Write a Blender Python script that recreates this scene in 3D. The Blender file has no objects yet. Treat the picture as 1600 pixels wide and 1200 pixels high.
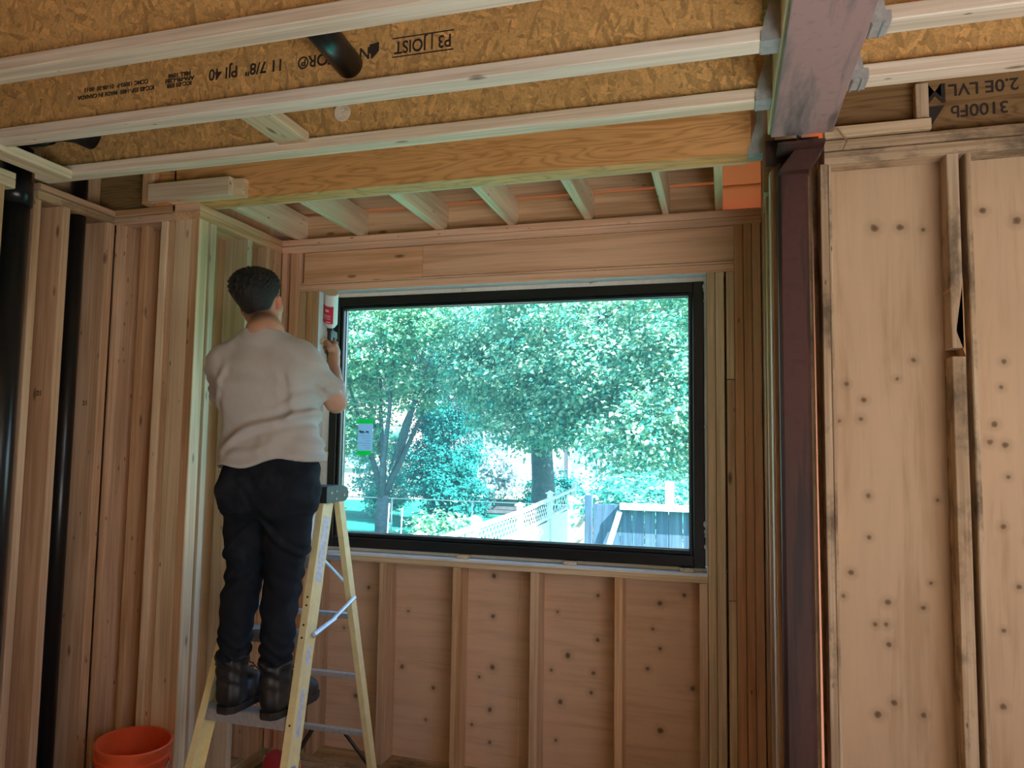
import bpy, math, random
import numpy as np
from mathutils import Matrix, Vector

random.seed(7)
rng = np.random.default_rng(11)
sc = bpy.context.scene
C = sc.collection

# ------------------------------------------------------------------ camera
CAM_H = 1.72
YAW, PITCH, ROLL, FPX = 0.28066, 0.07719, 0.01431, 1148.8
f_ = Vector((-math.sin(YAW) * math.cos(PITCH), math.cos(YAW) * math.cos(PITCH), math.sin(PITCH)))
r0 = Vector((math.cos(YAW), math.sin(YAW), 0)); u0 = r0.cross(f_)
r_ = math.cos(ROLL) * r0 + math.sin(ROLL) * u0
u_ = -math.sin(ROLL) * r0 + math.cos(ROLL) * u0
cam = bpy.data.cameras.new('camera'); cam.sensor_width = 36; cam.lens = 36 * FPX / 1600; cam.clip_start = .05
camo = bpy.data.objects.new('camera', cam); C.objects.link(camo)
camo.matrix_world = Matrix(((r_.x, u_.x, -f_.x, 0), (r_.y, u_.y, -f_.y, 0), (r_.z, u_.z, -f_.z, CAM_H), (0, 0, 0, 1)))
sc.camera = camo

# ------------------------------------------------------------------ world, sun, exposure
SUN_DIR = Vector((.72, -.22, .80)).normalized()          # towards the sun
w = bpy.data.worlds.new('world'); sc.world = w; w.use_nodes = True
nt = w.node_tree; bg = nt.nodes['Background']
sky = nt.nodes.new('ShaderNodeTexSky'); sky.sky_type = 'NISHITA'; sky.sun_disc = False
sky.sun_elevation = math.asin(SUN_DIR.z); sky.sun_rotation = math.atan2(SUN_DIR.x, SUN_DIR.y)
nt.links.new(sky.outputs[0], bg.inputs[0]); bg.inputs[1].default_value = 1.0
sl = bpy.data.lights.new('sun', 'SUN'); sl.energy = 44; sl.angle = .009; sl.color = (1, .97, .92)
slo = bpy.data.objects.new('sun', sl); C.objects.link(slo)
slo.rotation_euler = SUN_DIR.to_track_quat('Z', 'Y').to_euler(); slo.location = (20, -8, 25)
sc.view_settings.view_transform = 'Standard'; sc.view_settings.look = 'None'
sc.view_settings.gamma = 1; sc.view_settings.use_curve_mapping = False
sc.view_settings.exposure = 0.0
sc.cycles.max_bounces = 10; sc.cycles.diffuse_bounces = 6; sc.cycles.transparent_max_bounces = 12
sc.cycles.sample_clamp_indirect = 8; sc.cycles.caustics_reflective = False; sc.cycles.caustics_refractive = False

# ------------------------------------------------------------------ object helpers
WM = {}
I4 = Matrix.Identity(4)

def put(o, parent=None, M=I4):
    C.objects.link(o); WM[o.name] = M
    if parent is not None:
        o.parent = parent; o.matrix_basis = WM[parent.name].inverted() @ M
    else:
        o.matrix_basis = M
    return o

def tag(o, label=None, cat=None, group=None, kind=None):
    if label: o['label'] = label
    if cat: o['category'] = cat
    if group: o['group'] = group
    if kind: o['kind'] = kind
    return o

def empty(name, loc=(0, 0, 0), parent=None, rz=0):
    o = bpy.data.objects.new(name, None); o.empty_display_size = .1
    return put(o, parent, Matrix.Translation(loc) @ Matrix.Rotation(rz, 4, 'Z'))

def mobj(name, V, Fc, mat, parent=None, M=I4, smooth=False):
    me = bpy.data.meshes.new(name); me.from_pydata([tuple(v) for v in V], [], [tuple(f) for f in Fc])
    for m in (mat if isinstance(mat, (list, tuple)) else [mat]): me.materials.append(m)
    if smooth: me.shade_smooth()
    return put(bpy.data.objects.new(name, me), parent, M)

AX = {'Z': Matrix(((1, 0, 0), (0, 1, 0), (0, 0, 1))), 'X': Matrix(((0, 0, 1), (1, 0, 0), (0, 1, 0))), 'Y': Matrix(((0, 1, 0), (0, 0, 1), (1, 0, 0)))}

def prism(a, b, L, ch):
    """chamfered bar, a x b section (local x, y), length L along local z"""
    a, b, L = a / 2, b / 2, L / 2
    s = [(a - ch, -b), (a, -b + ch), (a, b - ch), (a - ch, b), (-a + ch, b), (-a, b - ch), (-a, -b + ch), (-a + ch, -b)]
    V = [(x, y, -L) for x, y in s] + [(x, y, L) for x, y in s]
    Fc = [(i, (i + 1) % 8, 8 + (i + 1) % 8, 8 + i) for i in range(8)] + [tuple(range(7, -1, -1)), tuple(range(8, 16))]
    return V, Fc

def board(name, x0, x1, y0, y1, z0, z1, axis, mat, parent=None, ch=.0025, tilt=0):
    """a piece of lumber between world bounds, its grain along `axis`"""
    d = {'X': x1 - x0, 'Y': y1 - y0, 'Z': z1 - z0}
    a, b = {'X': (d['Y'], d['Z']), 'Y': (d['Z'], d['X']), 'Z': (d['X'], d['Y'])}[axis]
    ch = min(ch, a * .3, b * .3)
    V, Fc = prism(a, b, d[axis], ch)
    M = Matrix.Translation(((x0 + x1) / 2, (y0 + y1) / 2, (z0 + z1) / 2)) @ AX[axis].to_4x4()
    if tilt: M = M @ Matrix.Rotation(tilt, 4, 'Y')
    return mobj(name, V, Fc, mat, parent, M)

def bar(name, p, q, a, b, mat, parent=None, up=(0, 0, 1), ch=.002):
    """bar from p to q; a = width across, b = height along `up`"""
    p, q = Vector(p), Vector(q); z = (q - p).normalized(); x = Vector(up).cross(z).normalized(); y = z.cross(x)
    V, Fc = prism(a, b, (q - p).length, min(ch, a * .3, b * .3))
    c = (p + q) / 2
    M = Matrix(((x.x, y.x, z.x, c.x), (x.y, y.y, z.y, c.y), (x.z, y.z, z.z, c.z), (0, 0, 0, 1)))
    return mobj(name, V, Fc, mat, parent, M)

def frames(pts):
    pts = [Vector(p) for p in pts]; n = len(pts); out = []; up = None
    for i in range(n):
        t = (pts[min(i + 1, n - 1)] - pts[max(i - 1, 0)]).normalized()
        if up is None: up = Vector((0, 0, 1)) if abs(t.z) < .9 else Vector((1, 0, 0))
        x = up.cross(t).normalized(); up = t.cross(x); out.append((pts[i], x, up))
    return out

def tube_geo(pts, rad, n=10):
    V, Fc = [], []; fr = frames(pts)
    rad = [rad] * len(fr) if not isinstance(rad, (list, tuple)) else rad
    for (c, x, y), r in zip(fr, rad):
        V += [c + (x * math.cos(2 * math.pi * k / n) + y * math.sin(2 * math.pi * k / n)) * r for k in range(n)]
    for i in range(len(fr) - 1):
        for k in range(n):
            a, b = i * n + k, i * n + (k + 1) % n; Fc.append((a, b, b + n, a + n))
    Fc.append(tuple(range(n - 1, -1, -1))); Fc.append(tuple(range((len(fr) - 1) * n, len(fr) * n)))
    return V, Fc

def tube(name, pts, rad, mat, parent=None, n=10, smooth=True):
    V, Fc = tube_geo(pts, rad, n); o = mobj(name, V, Fc, mat, parent, I4, smooth); return o

def lathe_geo(prof, n=28, cap=True):
    V, Fc = [], []
    for r, z in prof: V += [(r * math.cos(2 * math.pi * k / n), r * math.sin(2 * math.pi * k / n), z) for k in range(n)]
    for i in range(len(prof) - 1):
        for k in range(n):
            a, b = i * n + k, i * n + (k + 1) % n; Fc.append((a, b, b + n, a + n))
    if cap: Fc.append(tuple(range(n - 1, -1, -1))); Fc.append(tuple(range((len(prof) - 1) * n, len(prof) * n)))
    return V, Fc

def smooth_by_angle(o, ang=.6):
    o.data.shade_smooth()
    try: o.data.set_sharp_from_angle(angle=ang)
    except Exception: pass
    return o

def join_geo(parts):
    V, Fc = [], []
    for v, f in parts:
        k = len(V); V += list(v); Fc += [tuple(i + k for i in q) for q in f]
    return V, Fc

def box_geo(x0, x1, y0, y1, z0, z1):
    V = [(x0, y0, z0), (x1, y0, z0), (x1, y1, z0), (x0, y1, z0), (x0, y0, z1), (x1, y0, z1), (x1, y1, z1), (x0, y1, z1)]
    return V, [(3, 2, 1, 0), (4, 5, 6, 7), (0, 1, 5, 4), (1, 2, 6, 5), (2, 3, 7, 6), (3, 0, 4, 7)]

# ------------------------------------------------------------------ materials
class NB:
    def __init__(s, name):
        s.m = bpy.data.materials.new(name); s.m.use_nodes = True; s.t = s.m.node_tree
        s.b = s.t.nodes['Principled BSDF']
    def n(s, typ, **k):
        o = s.t.nodes.new('ShaderNode' + typ)
        for a, v in k.items():
            if hasattr(o, a): setattr(o, a, v)
            else: o.inputs[a].default_value = v
        return o
    def l(s, a, b): s.t.links.new(a, b)
    def math(s, op, a, b=None):
        o = s.t.nodes.new('ShaderNodeMath'); o.operation = op
        for i, v in enumerate((a, b)):
            if v is None: continue
            if isinstance(v, (int, float)): o.inputs[i].default_value = v
            else: s.l(v, o.inputs[i])
        return o.outputs[0]
    def mix(s, fac, a, b, mode='MIX'):
        o = s.t.nodes.new('ShaderNodeMix'); o.data_type = 'RGBA'; o.blend_type = mode
        for i, v in ((0, fac), (6, a), (7, b)):
            if isinstance(v, (int, float)): o.inputs[i].default_value = v
            elif isinstance(v, tuple): o.inputs[i].default_value = (*v, 1)
            else: s.l(v, o.inputs[i])
        return o.outputs[2]
    def ramp(s, fac, stops):
        o = s.t.nodes.new('ShaderNodeValToRGB'); e = o.color_ramp.elements
        while len(e) < len(stops): e.new(.5)
        for i, (p, c) in enumerate(stops):
            e[i].position = p; e[i].color = (*c, 1) if isinstance(c, tuple) else (c, c, c, 1)
        s.l(fac, o.inputs[0]); return o.outputs[0]
    def coords(s, scale=(1, 1, 1), rand=True, rot=(0, 0, 0)):
        tc = s.n('TexCoord'); src = tc.outputs['Object']
        if rand:
            oi = s.n('ObjectInfo'); r = s.math('MULTIPLY', oi.outputs['Random'], 91.7)
            a = s.n('VectorMath', operation='ADD'); s.l(src, a.inputs[0]); s.l(r, a.inputs[1]); src = a.outputs[0]
        mp = s.n('Mapping'); mp.inputs['Scale'].default_value = scale; mp.inputs['Rotation'].default_value = rot
        s.l(src, mp.inputs[0]); return mp.outputs[0]
    def noise(s, vec, scale=1, detail=3, rough=.55, dist=0):
        o = s.n('TexNoise'); o.inputs['Scale'].default_value = scale; o.inputs['Detail'].default_value = detail
        o.inputs['Roughness'].default_value = rough; o.inputs['Distortion'].default_value = dist
        s.l(vec, o.inputs['Vector']); return o.outputs['Fac']
    def out(s, col, rough=.6, bump=None, bs=.2, bd=.002, spec=.3):
        if isinstance(col, tuple): s.b.inputs['Base Color'].default_value = (*col, 1)
        else: s.l(col, s.b.inputs['Base Color'])
        if isinstance(rough, (int, float)): s.b.inputs['Roughness'].default_value = rough
        else: s.l(rough, s.b.inputs['Roughness'])
        s.b.inputs['Specular IOR Level'].default_value = spec
        if bump is not None:
            bp = s.n('Bump'); bp.inputs['Strength'].default_value = bs; bp.inputs['Distance'].default_value = bd
            s.l(bump, bp.inputs['Height']); s.l(bp.outputs[0], s.b.inputs['Normal'])
        return s.m

def mat_lumber(name, base, dark, var=.22, knots=True, weather=0):
    s = NB(name)
    big = s.noise(s.coords((16, 16, .9)), 1, 3, .5, .6)
    fine = s.noise(s.coords((110, 110, 2.2)), 1, 2, .6)
    g = s.math('ADD', s.math('MULTIPLY', big, .62), s.math('MULTIPLY', fine, .38))
    col = s.ramp(g, [(.36, tuple(c * .86 for c in dark)), (.46, dark), (.54, base), (.68, tuple(min(1, c * 1.1) for c in base))])
    oi = s.n('ObjectInfo')
    v = s.math('ADD', s.math('MULTIPLY', oi.outputs['Random'], var), 1 - var * .62)
    hs = s.n('HueSaturation'); s.l(col, hs.inputs['Color']); s.l(v, hs.inputs['Value'])
    hs.inputs['Hue'].default_value = .5
    r2 = s.math('FRACT', s.math('MULTIPLY', oi.outputs['Random'], 17.3)); s.l(s.math('ADD', s.math('MULTIPLY', r2, .24), .88), hs.inputs['Saturation'])
    col = hs.outputs[0]
    if knots:
        vo = s.n('TexVoronoi'); vo.feature = 'F1'; vo.inputs['Scale'].default_value = 1; s.l(s.coords((13, 13, 4.2)), vo.inputs['Vector'])
        sep = s.n('SeparateColor'); s.l(vo.outputs['Color'], sep.inputs[0])
        d = s.math('ADD', vo.outputs['Distance'], s.math('MULTIPLY', s.math('LESS_THAN', sep.outputs[0], .70), 1))
        k = s.ramp(d, [(.03, 1.0), (.10, .65), (.15, 0.0)])
        col = s.mix(s.math('MULTIPLY', k, .8), col, (.10, .045, .018))
        v2 = s.n('TexVoronoi'); v2.feature = 'F1'; v2.inputs['Scale'].default_value = 1; s.l(s.coords((34, 34, 11)), v2.inputs['Vector'])
        se2 = s.n('SeparateColor'); s.l(v2.outputs['Color'], se2.inputs[0])
        d2 = s.math('ADD', v2.outputs['Distance'], s.math('MULTIPLY', s.math('LESS_THAN', se2.outputs[0], .86), 1))
        col = s.mix(s.math('MULTIPLY', s.ramp(d2, [(.06, 1.0), (.16, 0.0)]), .8), col, (.075, .035, .016))
    if weather:
        wn = s.noise(s.coords((5, 5, 3)), 1, 5, .7)
        col = s.mix(s.ramp(wn, [(.5, 0.0), (.66, weather)]), col, (.07, .05, .035))
    return s.out(col, .62, g, .15, .002, .25)

def mat_ply(name, base, dark, knots, grain='Z', kr=.0115):
    """plywood panel; knots = list of (x, z) in panel coordinates"""
    s = NB(name)
    sca = (9, 9, 1.1) if grain == 'Z' else (1.1, 9, 9)
    scb = (60, 60, 3) if grain == 'Z' else (3, 60, 60)
    big = s.noise(s.coords(sca, False), 1, 4, .55, 1.6); fine = s.noise(s.coords(scb, False), 1, 2)
    g = s.math('ADD', s.math('MULTIPLY', big, .7), s.math('MULTIPLY', fine, .3))
    col = s.ramp(g, [(.36, dark), (.5, base), (.68, tuple(min(1, c * 1.07) for c in base))])
    tc = s.n('TexCoord'); cur = None
    warp = s.noise(s.coords((40, 40, 40), False), 1, 2)
    for x, z, k in knots:
        d = s.n('VectorMath', operation='DISTANCE'); s.l(tc.outputs['Object'], d.inputs[0]); d.inputs[1].default_value = (x, 0, z)
        v = s.math('DIVIDE', d.outputs['Value'], kr * k)
        cur = v if cur is None else s.math('MINIMUM', cur, v)
    if cur is not None:
        cur = s.math('ADD', cur, s.math('MULTIPLY', s.math('SUBTRACT', warp, .5), .9))
        halo = s.ramp(s.math('MULTIPLY', cur, .25), [(.2, .4), (.75, 0.0)])
        col = s.mix(halo, col, tuple(c * .55 for c in dark))
        core = s.ramp(s.math('MULTIPLY', cur, .25), [(.10, .9), (.22, .62), (.29, 0.0)])
        col = s.mix(core, col, (.13, .066, .032))
    st = s.noise(s.coords((1.6, 1.6, 1.2), False), 1, 3)
    col = s.mix(s.ramp(st, [(.52, 0.0), (.75, .25)]), col, tuple(c * .6 for c in dark))
    return s.out(col, .65, g, .12, .002, .2)

def mat_osb(name, base):
    s = NB(name); layers = []
    warp = s.n('TexNoise'); warp.inputs['Scale'].default_value = 5; s.l(s.coords((1, 1, 1)), warp.inputs['Vector'])
    wa = s.n('VectorMath', operation='SCALE'); s.l(warp.outputs['Color'], wa.inputs[0]); wa.inputs['Scale'].default_value = .03
    for i, (ang, sca) in enumerate(((.35, (62, 10, 10)), (-.45, (55, 12, 12)), (1.15, (70, 13, 13)), (-.05, (48, 9, 9)))):
        ad = s.n('VectorMath', operation='ADD'); s.l(s.coords((1, 1, 1)), ad.inputs[0]); s.l(wa.outputs[0], ad.inputs[1])
        # web boards run along local z, face spans local y (height) and z
        m1 = s.n('Mapping'); m1.inputs['Rotation'].default_value = (ang, 0, 0); s.l(ad.outputs[0], m1.inputs[0])
        m2 = s.n('Mapping'); m2.inputs['Scale'].default_value = (2, 17 + 3 * i, 74 + 9 * i); s.l(m1.outputs[0], m2.inputs[0])
        vo = s.n('TexVoronoi'); vo.feature = 'F1'; vo.inputs['Scale'].default_value = .8; s.l(m2.outputs[0], vo.inputs['Vector'])
        se = s.n('SeparateColor'); s.l(vo.outputs['Color'], se.inputs[0]); layers.append((se, vo))
    sel = s.noise(s.coords((18, 18, 18)), 1, 2)
    a = s.mix(s.math('GREATER_THAN', layers[0][0].outputs[1], .5), layers[0][0].outputs[0], layers[1][0].outputs[0])
    b = s.mix(s.math('GREATER_THAN', layers[2][0].outputs[1], .5), layers[2][0].outputs[0], layers[3][0].outputs[0])
    cc = s.mix(s.math('GREATER_THAN', sel, .5), a, b)
    col = s.ramp(cc, [(0, tuple(c * .66 for c in base)), (.25, tuple(c * .86 for c in base)), (.55, base), (.85, tuple(c * 1.12 for c in base)), (1, tuple(min(1, c * 1.3) for c in base))])
    fine = s.noise(s.coords((30, 140, 140)), 1, 3)
    col = s.mix(.5, col, s.ramp(fine, [(.3, .55), (.7, 1.15)]), 'MULTIPLY')
    cr = s.math('LESS_THAN', s.noise(s.coords((3, 90, 60)), 1, 3, .6), .3)
    col = s.mix(s.math('MULTIPLY', cr, .45), col, (.10, .05, .02))
    return s.out(col, .55, cc, .25, .002, .3)

def mat_lvl(name, base, dark, marks=()):
    s = NB(name)
    v = s.coords((4, 9, 1.0)); n1 = s.noise(v, 1, 2, .5, 2.2)
    wv = s.math('FRACT', s.math('MULTIPLY', n1, 7)); wv = s.math('ABSOLUTE', s.math('SUBTRACT', wv, .5))
    fine = s.noise(s.coords((70, 70, 2)), 1, 2)
    g = s.math('ADD', s.math('MULTIPLY', wv, .9), s.math('MULTIPLY', fine, .45))
    col = s.ramp(g, [(.2, dark), (.42, base), (.75, tuple(min(1, c * 1.15) for c in base))])
    vo = s.n('TexVoronoi'); vo.inputs['Scale'].default_value = 1; s.l(s.coords((7, 7, 2.5)), vo.inputs['Vector'])
    se = s.n('SeparateColor'); s.l(vo.outputs['Color'], se.inputs[0])
    d = s.math('ADD', vo.outputs['Distance'], s.math('MULTIPLY', s.math('LESS_THAN', se.outputs[0], .7), 1))
    col = s.mix(s.ramp(d, [(.03, .85), (.08, 0.0)]), col, (.10, .035, .012))
    return s.out(col, .5, g, .08, .002, .35)

def mat_plain(name, col, rough=.5, metal=0, spec=.5, noise=0, nscale=8, bump=0):
    s = NB(name); c = col; h = None
    if noise:
        h = s.noise(s.coords((nscale,) * 3), 1, 4, .6)
        c = s.ramp(h, [(.3, tuple(x * (1 - noise) for x in col)), (.7, tuple(min(1, x * (1 + noise)) for x in col))])
    s.b.inputs['Metallic'].default_value = metal
    return s.out(c, rough, h if bump else None, bump or .1, .003, spec)

SPR = (.74, .495, .31); SPRD = (.62, .38, .215)
M_lum = mat_lumber('spruce_lumber', SPR, SPRD)
M_lum_r = mat_lumber('reddish_lumber', (.90, .55, .36), (.80, .45, .275), .12)
M_lum_w = mat_lumber('pale_spruce_lumber', (.80, .64, .44), (.70, .53, .34))
M_lum_o = mat_lumber('old_lumber', (.60, .45, .29), (.46, .32, .19), .2, True, .75)
M_flange = mat_lumber('joist_flange_lumber', (.90, .78, .63), (.79, .64, .48), .08)
M_osb = mat_osb('strand_board', (.70, .415, .155))
M_lvl = mat_lvl('veneer_lumber', (.74, .39, .15), (.58, .27, .085))
M_lvl_d = mat_lvl('dark_veneer_lumber', (.26, .16, .07), (.18, .10, .04))  # darker tone of the same veneer lumber
M_black = mat_plain('black_frame_paint', (.012, .013, .015), .32, 0, .5)
M_abs = mat_plain('black_plastic_pipe', (.012, .012, .013), .28, 0, .5)
M_galv = mat_plain('galvanised_steel', (.50, .53, .55), .42, .35, .5, .18, 40)
M_alu = mat_plain('aluminium', (.60, .63, .68), .36, .6, .5, .12, 60)
M_wrap = mat_plain('white_house_wrap', (.78, .82, .86), .55, 0, .3, .06, 12)
M_foam = mat_plain('spray_foam', (.86, .84, .76), .8, 0, .2, .06, 60, .4)
M_ink = mat_plain('black_ink', (.03, .022, .018), .7)

def mat_steel(name, a, b, c, scale):
    s = NB(name)
    n1 = s.noise(s.coords(scale, False), 1, 5, .62, .3)
    n2 = s.noise(s.coords((30, 30, 30), False), 1, 4, .65)
    n3 = s.noise(s.coords((scale[0] * 2.5, scale[1] * .8, scale[2]), False), 1, 3, .6)
    col = s.mix(s.ramp(n1, [(.46, 0.0), (.54, .95)]), a, b)
    col = s.mix(s.ramp(n3, [(.53, 0.0), (.62, .9)]), col, c)
    col = s.mix(s.ramp(n2, [(.55, 0.0), (.7, .35)]), col, tuple(x * .5 for x in a))
    return s.out(col, .55, n2, .15, .002, .4)
M_beam = mat_steel('primed_beam_steel', (.42, .275, .27), (.26, .20, .205), (.085, .078, .082), (11, 11, 1.4))
M_post = mat_steel('primed_column_steel', (.085, .033, .027), (.065, .027, .023), (.028, .017, .016), (7, 7, 1.1))
M_dirt = mat_plain('dusty_subfloor', (.20, .165, .125), .85, 0, .2, .25, 3)

def mat_translucent(name, col, t=.8):
    m = bpy.data.materials.new(name); m.use_nodes = True; t_ = m.node_tree; t_.nodes.clear()
    o = t_.nodes.new('ShaderNodeOutputMaterial'); mx = t_.nodes.new('ShaderNodeMixShader')
    d = t_.nodes.new('ShaderNodeBsdfDiffuse'); tr = t_.nodes.new('ShaderNodeBsdfTranslucent')
    d.inputs[0].default_value = (*col, 1); tr.inputs[0].default_value = (*col, 1); mx.inputs[0].default_value = t
    t_.links.new(d.outputs[0], mx.inputs[1]); t_.links.new(tr.outputs[0], mx.inputs[2]); t_.links.new(mx.outputs[0], o.inputs[0])
    return m
M_orange = mat_translucent('orange_sun_glow', (.80, .36, .20), .55)  # orange colour stands in for warm sun glow on the plywood
M_pinkgap = mat_translucent('pink_slot_glow', (.95, .55, .42))  # pink colour stands in for the glow of the sunlit gap

def mat_glass(name):
    m = bpy.data.materials.new(name); m.use_nodes = True; t = m.node_tree; t.nodes.clear()
    o = t.nodes.new('ShaderNodeOutputMaterial'); tr = t.nodes.new('ShaderNodeBsdfTransparent'); gl = t.nodes.new('ShaderNodeBsdfGlossy')
    tr.inputs[0].default_value = (.74, .90, .93, 1); gl.inputs['Roughness'].default_value = .02
    fr = t.nodes.new('ShaderNodeFresnel'); fr.inputs[0].default_value = 1.45
    mx = t.nodes.new('ShaderNodeMixShader'); t.links.new(fr.outputs[0], mx.inputs[0]); t.links.new(tr.outputs[0], mx.inputs[1]); t.links.new(gl.outputs[0], mx.inputs[2])
    tl = t.nodes.new('ShaderNodeBsdfTranslucent'); tl.inputs[0].default_value = (.50, .85, .95, 1)      # veiling glare over the view, mixed into the pane
    m2 = t.nodes.new('ShaderNodeMixShader'); m2.inputs[0].default_value = .05
    t.links.new(mx.outputs[0], m2.inputs[1]); t.links.new(tl.outputs[0], m2.inputs[2]); t.links.new(m2.outputs[0], o.inputs[0])
    return m
M_glass = mat_glass('tinted_veiled_glass')

# ================================================================== STRUCTURE
ZP, ZT = 2.745, 2.82                      # underside of the double plates, top of the double plates
floor = mobj('floor', *box_geo(-3.15, 7.1, -4.2, 3.66, -.24, 0), M_dirt); tag(floor, 'dusty wooden subfloor under the framed room', kind='structure')

dc = mobj('bounce_cloth', *box_geo(.5, 4.2, -3.6, .5, .001, .006), mat_plain('white_bounce_cloth', (.62, .62, .62), .9, 0, .1, .04, 6)); tag(dc, 'unseen white cloth added on the sunlit rear floor to bounce light up', 'cloth')  # added out of view to bounce sunlight up to the joists
def wall(name, label):
    o = empty(name); tag(o, label, kind='structure'); return o

# ---- window wall (plane y = 3.53, studs to 3.66)
YW, YB = 3.53, 3.66
ww = wall('wall_back', 'bay wall of bare studs and plywood around the big black window')
board('top_plate', -2.366, .178, YW, YB, 2.785, ZT, 'X', M_lum_r, ww)
board('top_plate', -2.366, .178, YW + .001, YB, ZP, 2.783, 'X', M_lum_r, ww)
for k, xj in enumerate((-1.60, -.62)): pass
board('header', -2.227, -1.52, YW + .006, YB, 2.573, 2.742, 'X', M_lum_r, ww)
board('header', -1.518, .052, YW + .004, YB, 2.577, 2.743, 'X', M_lum_r, ww)
board('header_plate', -2.247, .052, YW, YB, 2.563, 2.574, 'X', M_lum_r, ww)
board('header_plate', -2.247, .052, YW, YB, 2.523, 2.561, 'X', M_lum_r, ww)
for x0, x1, y in ((-2.366, -2.334, 0), (-2.312, -2.281, .004), (-2.279, -2.248, 0)): board('king_stud', x0, x1, YW + y, YB, .076, ZP, 'Z', M_lum_r, ww)
for x0, x1 in ((-2.245, -2.207), (-2.199, -2.162), (-2.160, -2.124)): board('trimmer_stud', x0, x1, YW, YB, .076, 2.522, 'Z', M_lum, ww)
for x0, x1 in ((-.072, -.035), (-.033, .006)): board('trimmer_stud', x0, x1, YW, YB, .076, 2.522, 'Z', M_lum_w, ww)
board('trimmer_stud', .016, .051, YW + .002, YB, 2.02, 2.522, 'Z', M_lum_w, ww)
board('trimmer_stud', .016, .051, YW, YB, 1.015, 2.016, 'Z', M_lum, ww)
board('trimmer_stud', .016, .051, YW + .002, YB, .076, 1.011, 'Z', M_lum_w, ww)
for x0, x1, y in ((.053, .092, 0), (.094, .131, .003), (.133, .171, 0)): board('king_stud', x0, x1, YW + y, YB, .076, ZP, 'Z', M_lum_r, ww)
board('sill_plate', -2.122, -.074, YW, YB, 1.083, 1.121, 'X', M_lum_w, ww)
for x0, x1 in ((-2.112, -2.074), (-1.717, -1.677), (-1.314, -1.274), (-.912, -.869), (-.501, -.463), (-.113, -.075)):
    board('cripple_stud', x0, x1, YW, YB, .076, 1.082, 'Z', M_lum, ww)
board('bottom_plate', -2.366, .178, YW, YB, .038, .075, 'X', M_lum_o, ww)
board('bottom_plate', -2.366, .178, YW, YB, 0, .037, 'X', M_lum_o, ww)
kn = [(-1.607, .816), (-1.635, .527), (-1.456, .438), (-1.495, .273), (-1.136, 1.029), (-1.139, .826), (-1.206, .517), (-1.138, .572), (-1.148, .363), (-1.243, .279), (-1.146, .203), (-1.715, .493), (-1.841, .923), (-1.98, .7), (-1.9, .35)]
kn2 = [(-.803, .874), (-.601, .967), (-.6, .755), (-.749, .668), (-.832, .589), (-.621, .594), (-.785, .44), (-.806, .254), (-.187, .999), (-.298, .952), (-.334, .829), (-.358, .641), (-.15, .57), (-.301, .36), (-.3, .74), (-.63, .5)]
def panel(name, x0, x1, y0, y1, z0, z1, mat, parent):
    V, Fc = box_geo(x0, x1, -(y1 - y0) / 2, (y1 - y0) / 2, z0, z1)
    return mobj(name, V, Fc, mat, parent, Matrix.Translation((0, (y0 + y1) / 2, 0)))
PB, PD = (.75, .52, .36), (.65, .43, .28)
panel('sheathing_panel', -2.52, -.999, YB + .001, YB + .013, 0, 1.12, mat_ply('bay_plywood_knotty', PB, PD, [(x, z, .8 + .5 * ((i * 37) % 10) / 10) for i, (x, z) in enumerate(kn)], 'X'), ww)
panel('sheathing_panel', -.997, .35, YB + .001, YB + .013, 0, 1.12, mat_ply('bay_plywood_dark_knots', PB, PD, [(x, z, .8 + .5 * ((i * 53) % 10) / 10) for i, (x, z) in enumerate(kn2)], 'X'), ww)
M_ply0 = mat_ply('plain_plywood', PB, PD, [], 'Z')
panel('sheathing_panel', -2.52, -2.118, YB + .001, YB + .013, 1.122, 3.15, M_ply0, ww)
panel('sheathing_panel', -.078, .35, YB + .001, YB + .013, 1.122, 2.83, M_ply0, ww)
panel('sheathing_panel', -2.116, -.08, YB + .001, YB + .013, 2.522, 2.83, M_ply0, ww)

# rim of the bay roof: two boards, orange sheets added as sun glow in slot and end bay
board('rim_board', -2.366, .0, 3.60, 3.618, 2.821, 2.972, 'X', M_lum, ww)
board('rim_board', -2.366, .0, 3.60, 3.618, 2.986, 3.13, 'X', M_lum, ww)
mobj('sun_glow_sheet', *box_geo(-2.366, .0, 3.606, 3.610, 2.9725, 2.9855), M_orange, ww)
mobj('sun_glow_sheet', *box_geo(.004, .204, 3.61, 3.615, 2.822, 2.963), M_orange, ww)
mobj('sun_glow_sheet', *box_geo(.004, .204, 3.62, 3.625, 2.955, 3.13), M_orange, ww)

# ---- window
win = empty('window_1'); tag(win, 'large black framed picture window looking out on trees', kind='structure')
FX0, FX1, FZ0, FZ1 = -2.075, -.087, 1.141, 2.495
GX0, GX1, GZ0, GZ1 = -2.009, -.158, 1.217, 2.431
def rect_frame(name, x0, x1, z0, z1, ix0, ix1, iz0, iz1, y0, y1, mat, parent, ch=.004):
    for nm, pr in (('l', (x0, ix0, z0, z1)), ('r', (ix1, x1, z0, z1))):
        board(name, pr[0], pr[1], y0, y1, pr[2], pr[3], 'Z', mat, parent, ch)
    board(name, ix0, ix1, y0, y1, z0, iz0, 'X', mat, parent, ch); board(name, ix0, ix1, y0, y1, iz1, z1, 'X', mat, parent, ch)
rect_frame('window_frame', FX0, FX1, FZ0, FZ1, GX0 - .018, GX1 + .018, GZ0 - .022, GZ1 + .016, 3.588, 3.668, M_black, win)
rect_frame('window_sash', GX0 - .0175, GX1 + .0175, GZ0 - .0215, GZ1 + .0155, GX0, GX1, GZ0, GZ1, 3.60, 3.665, M_black, win)
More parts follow.
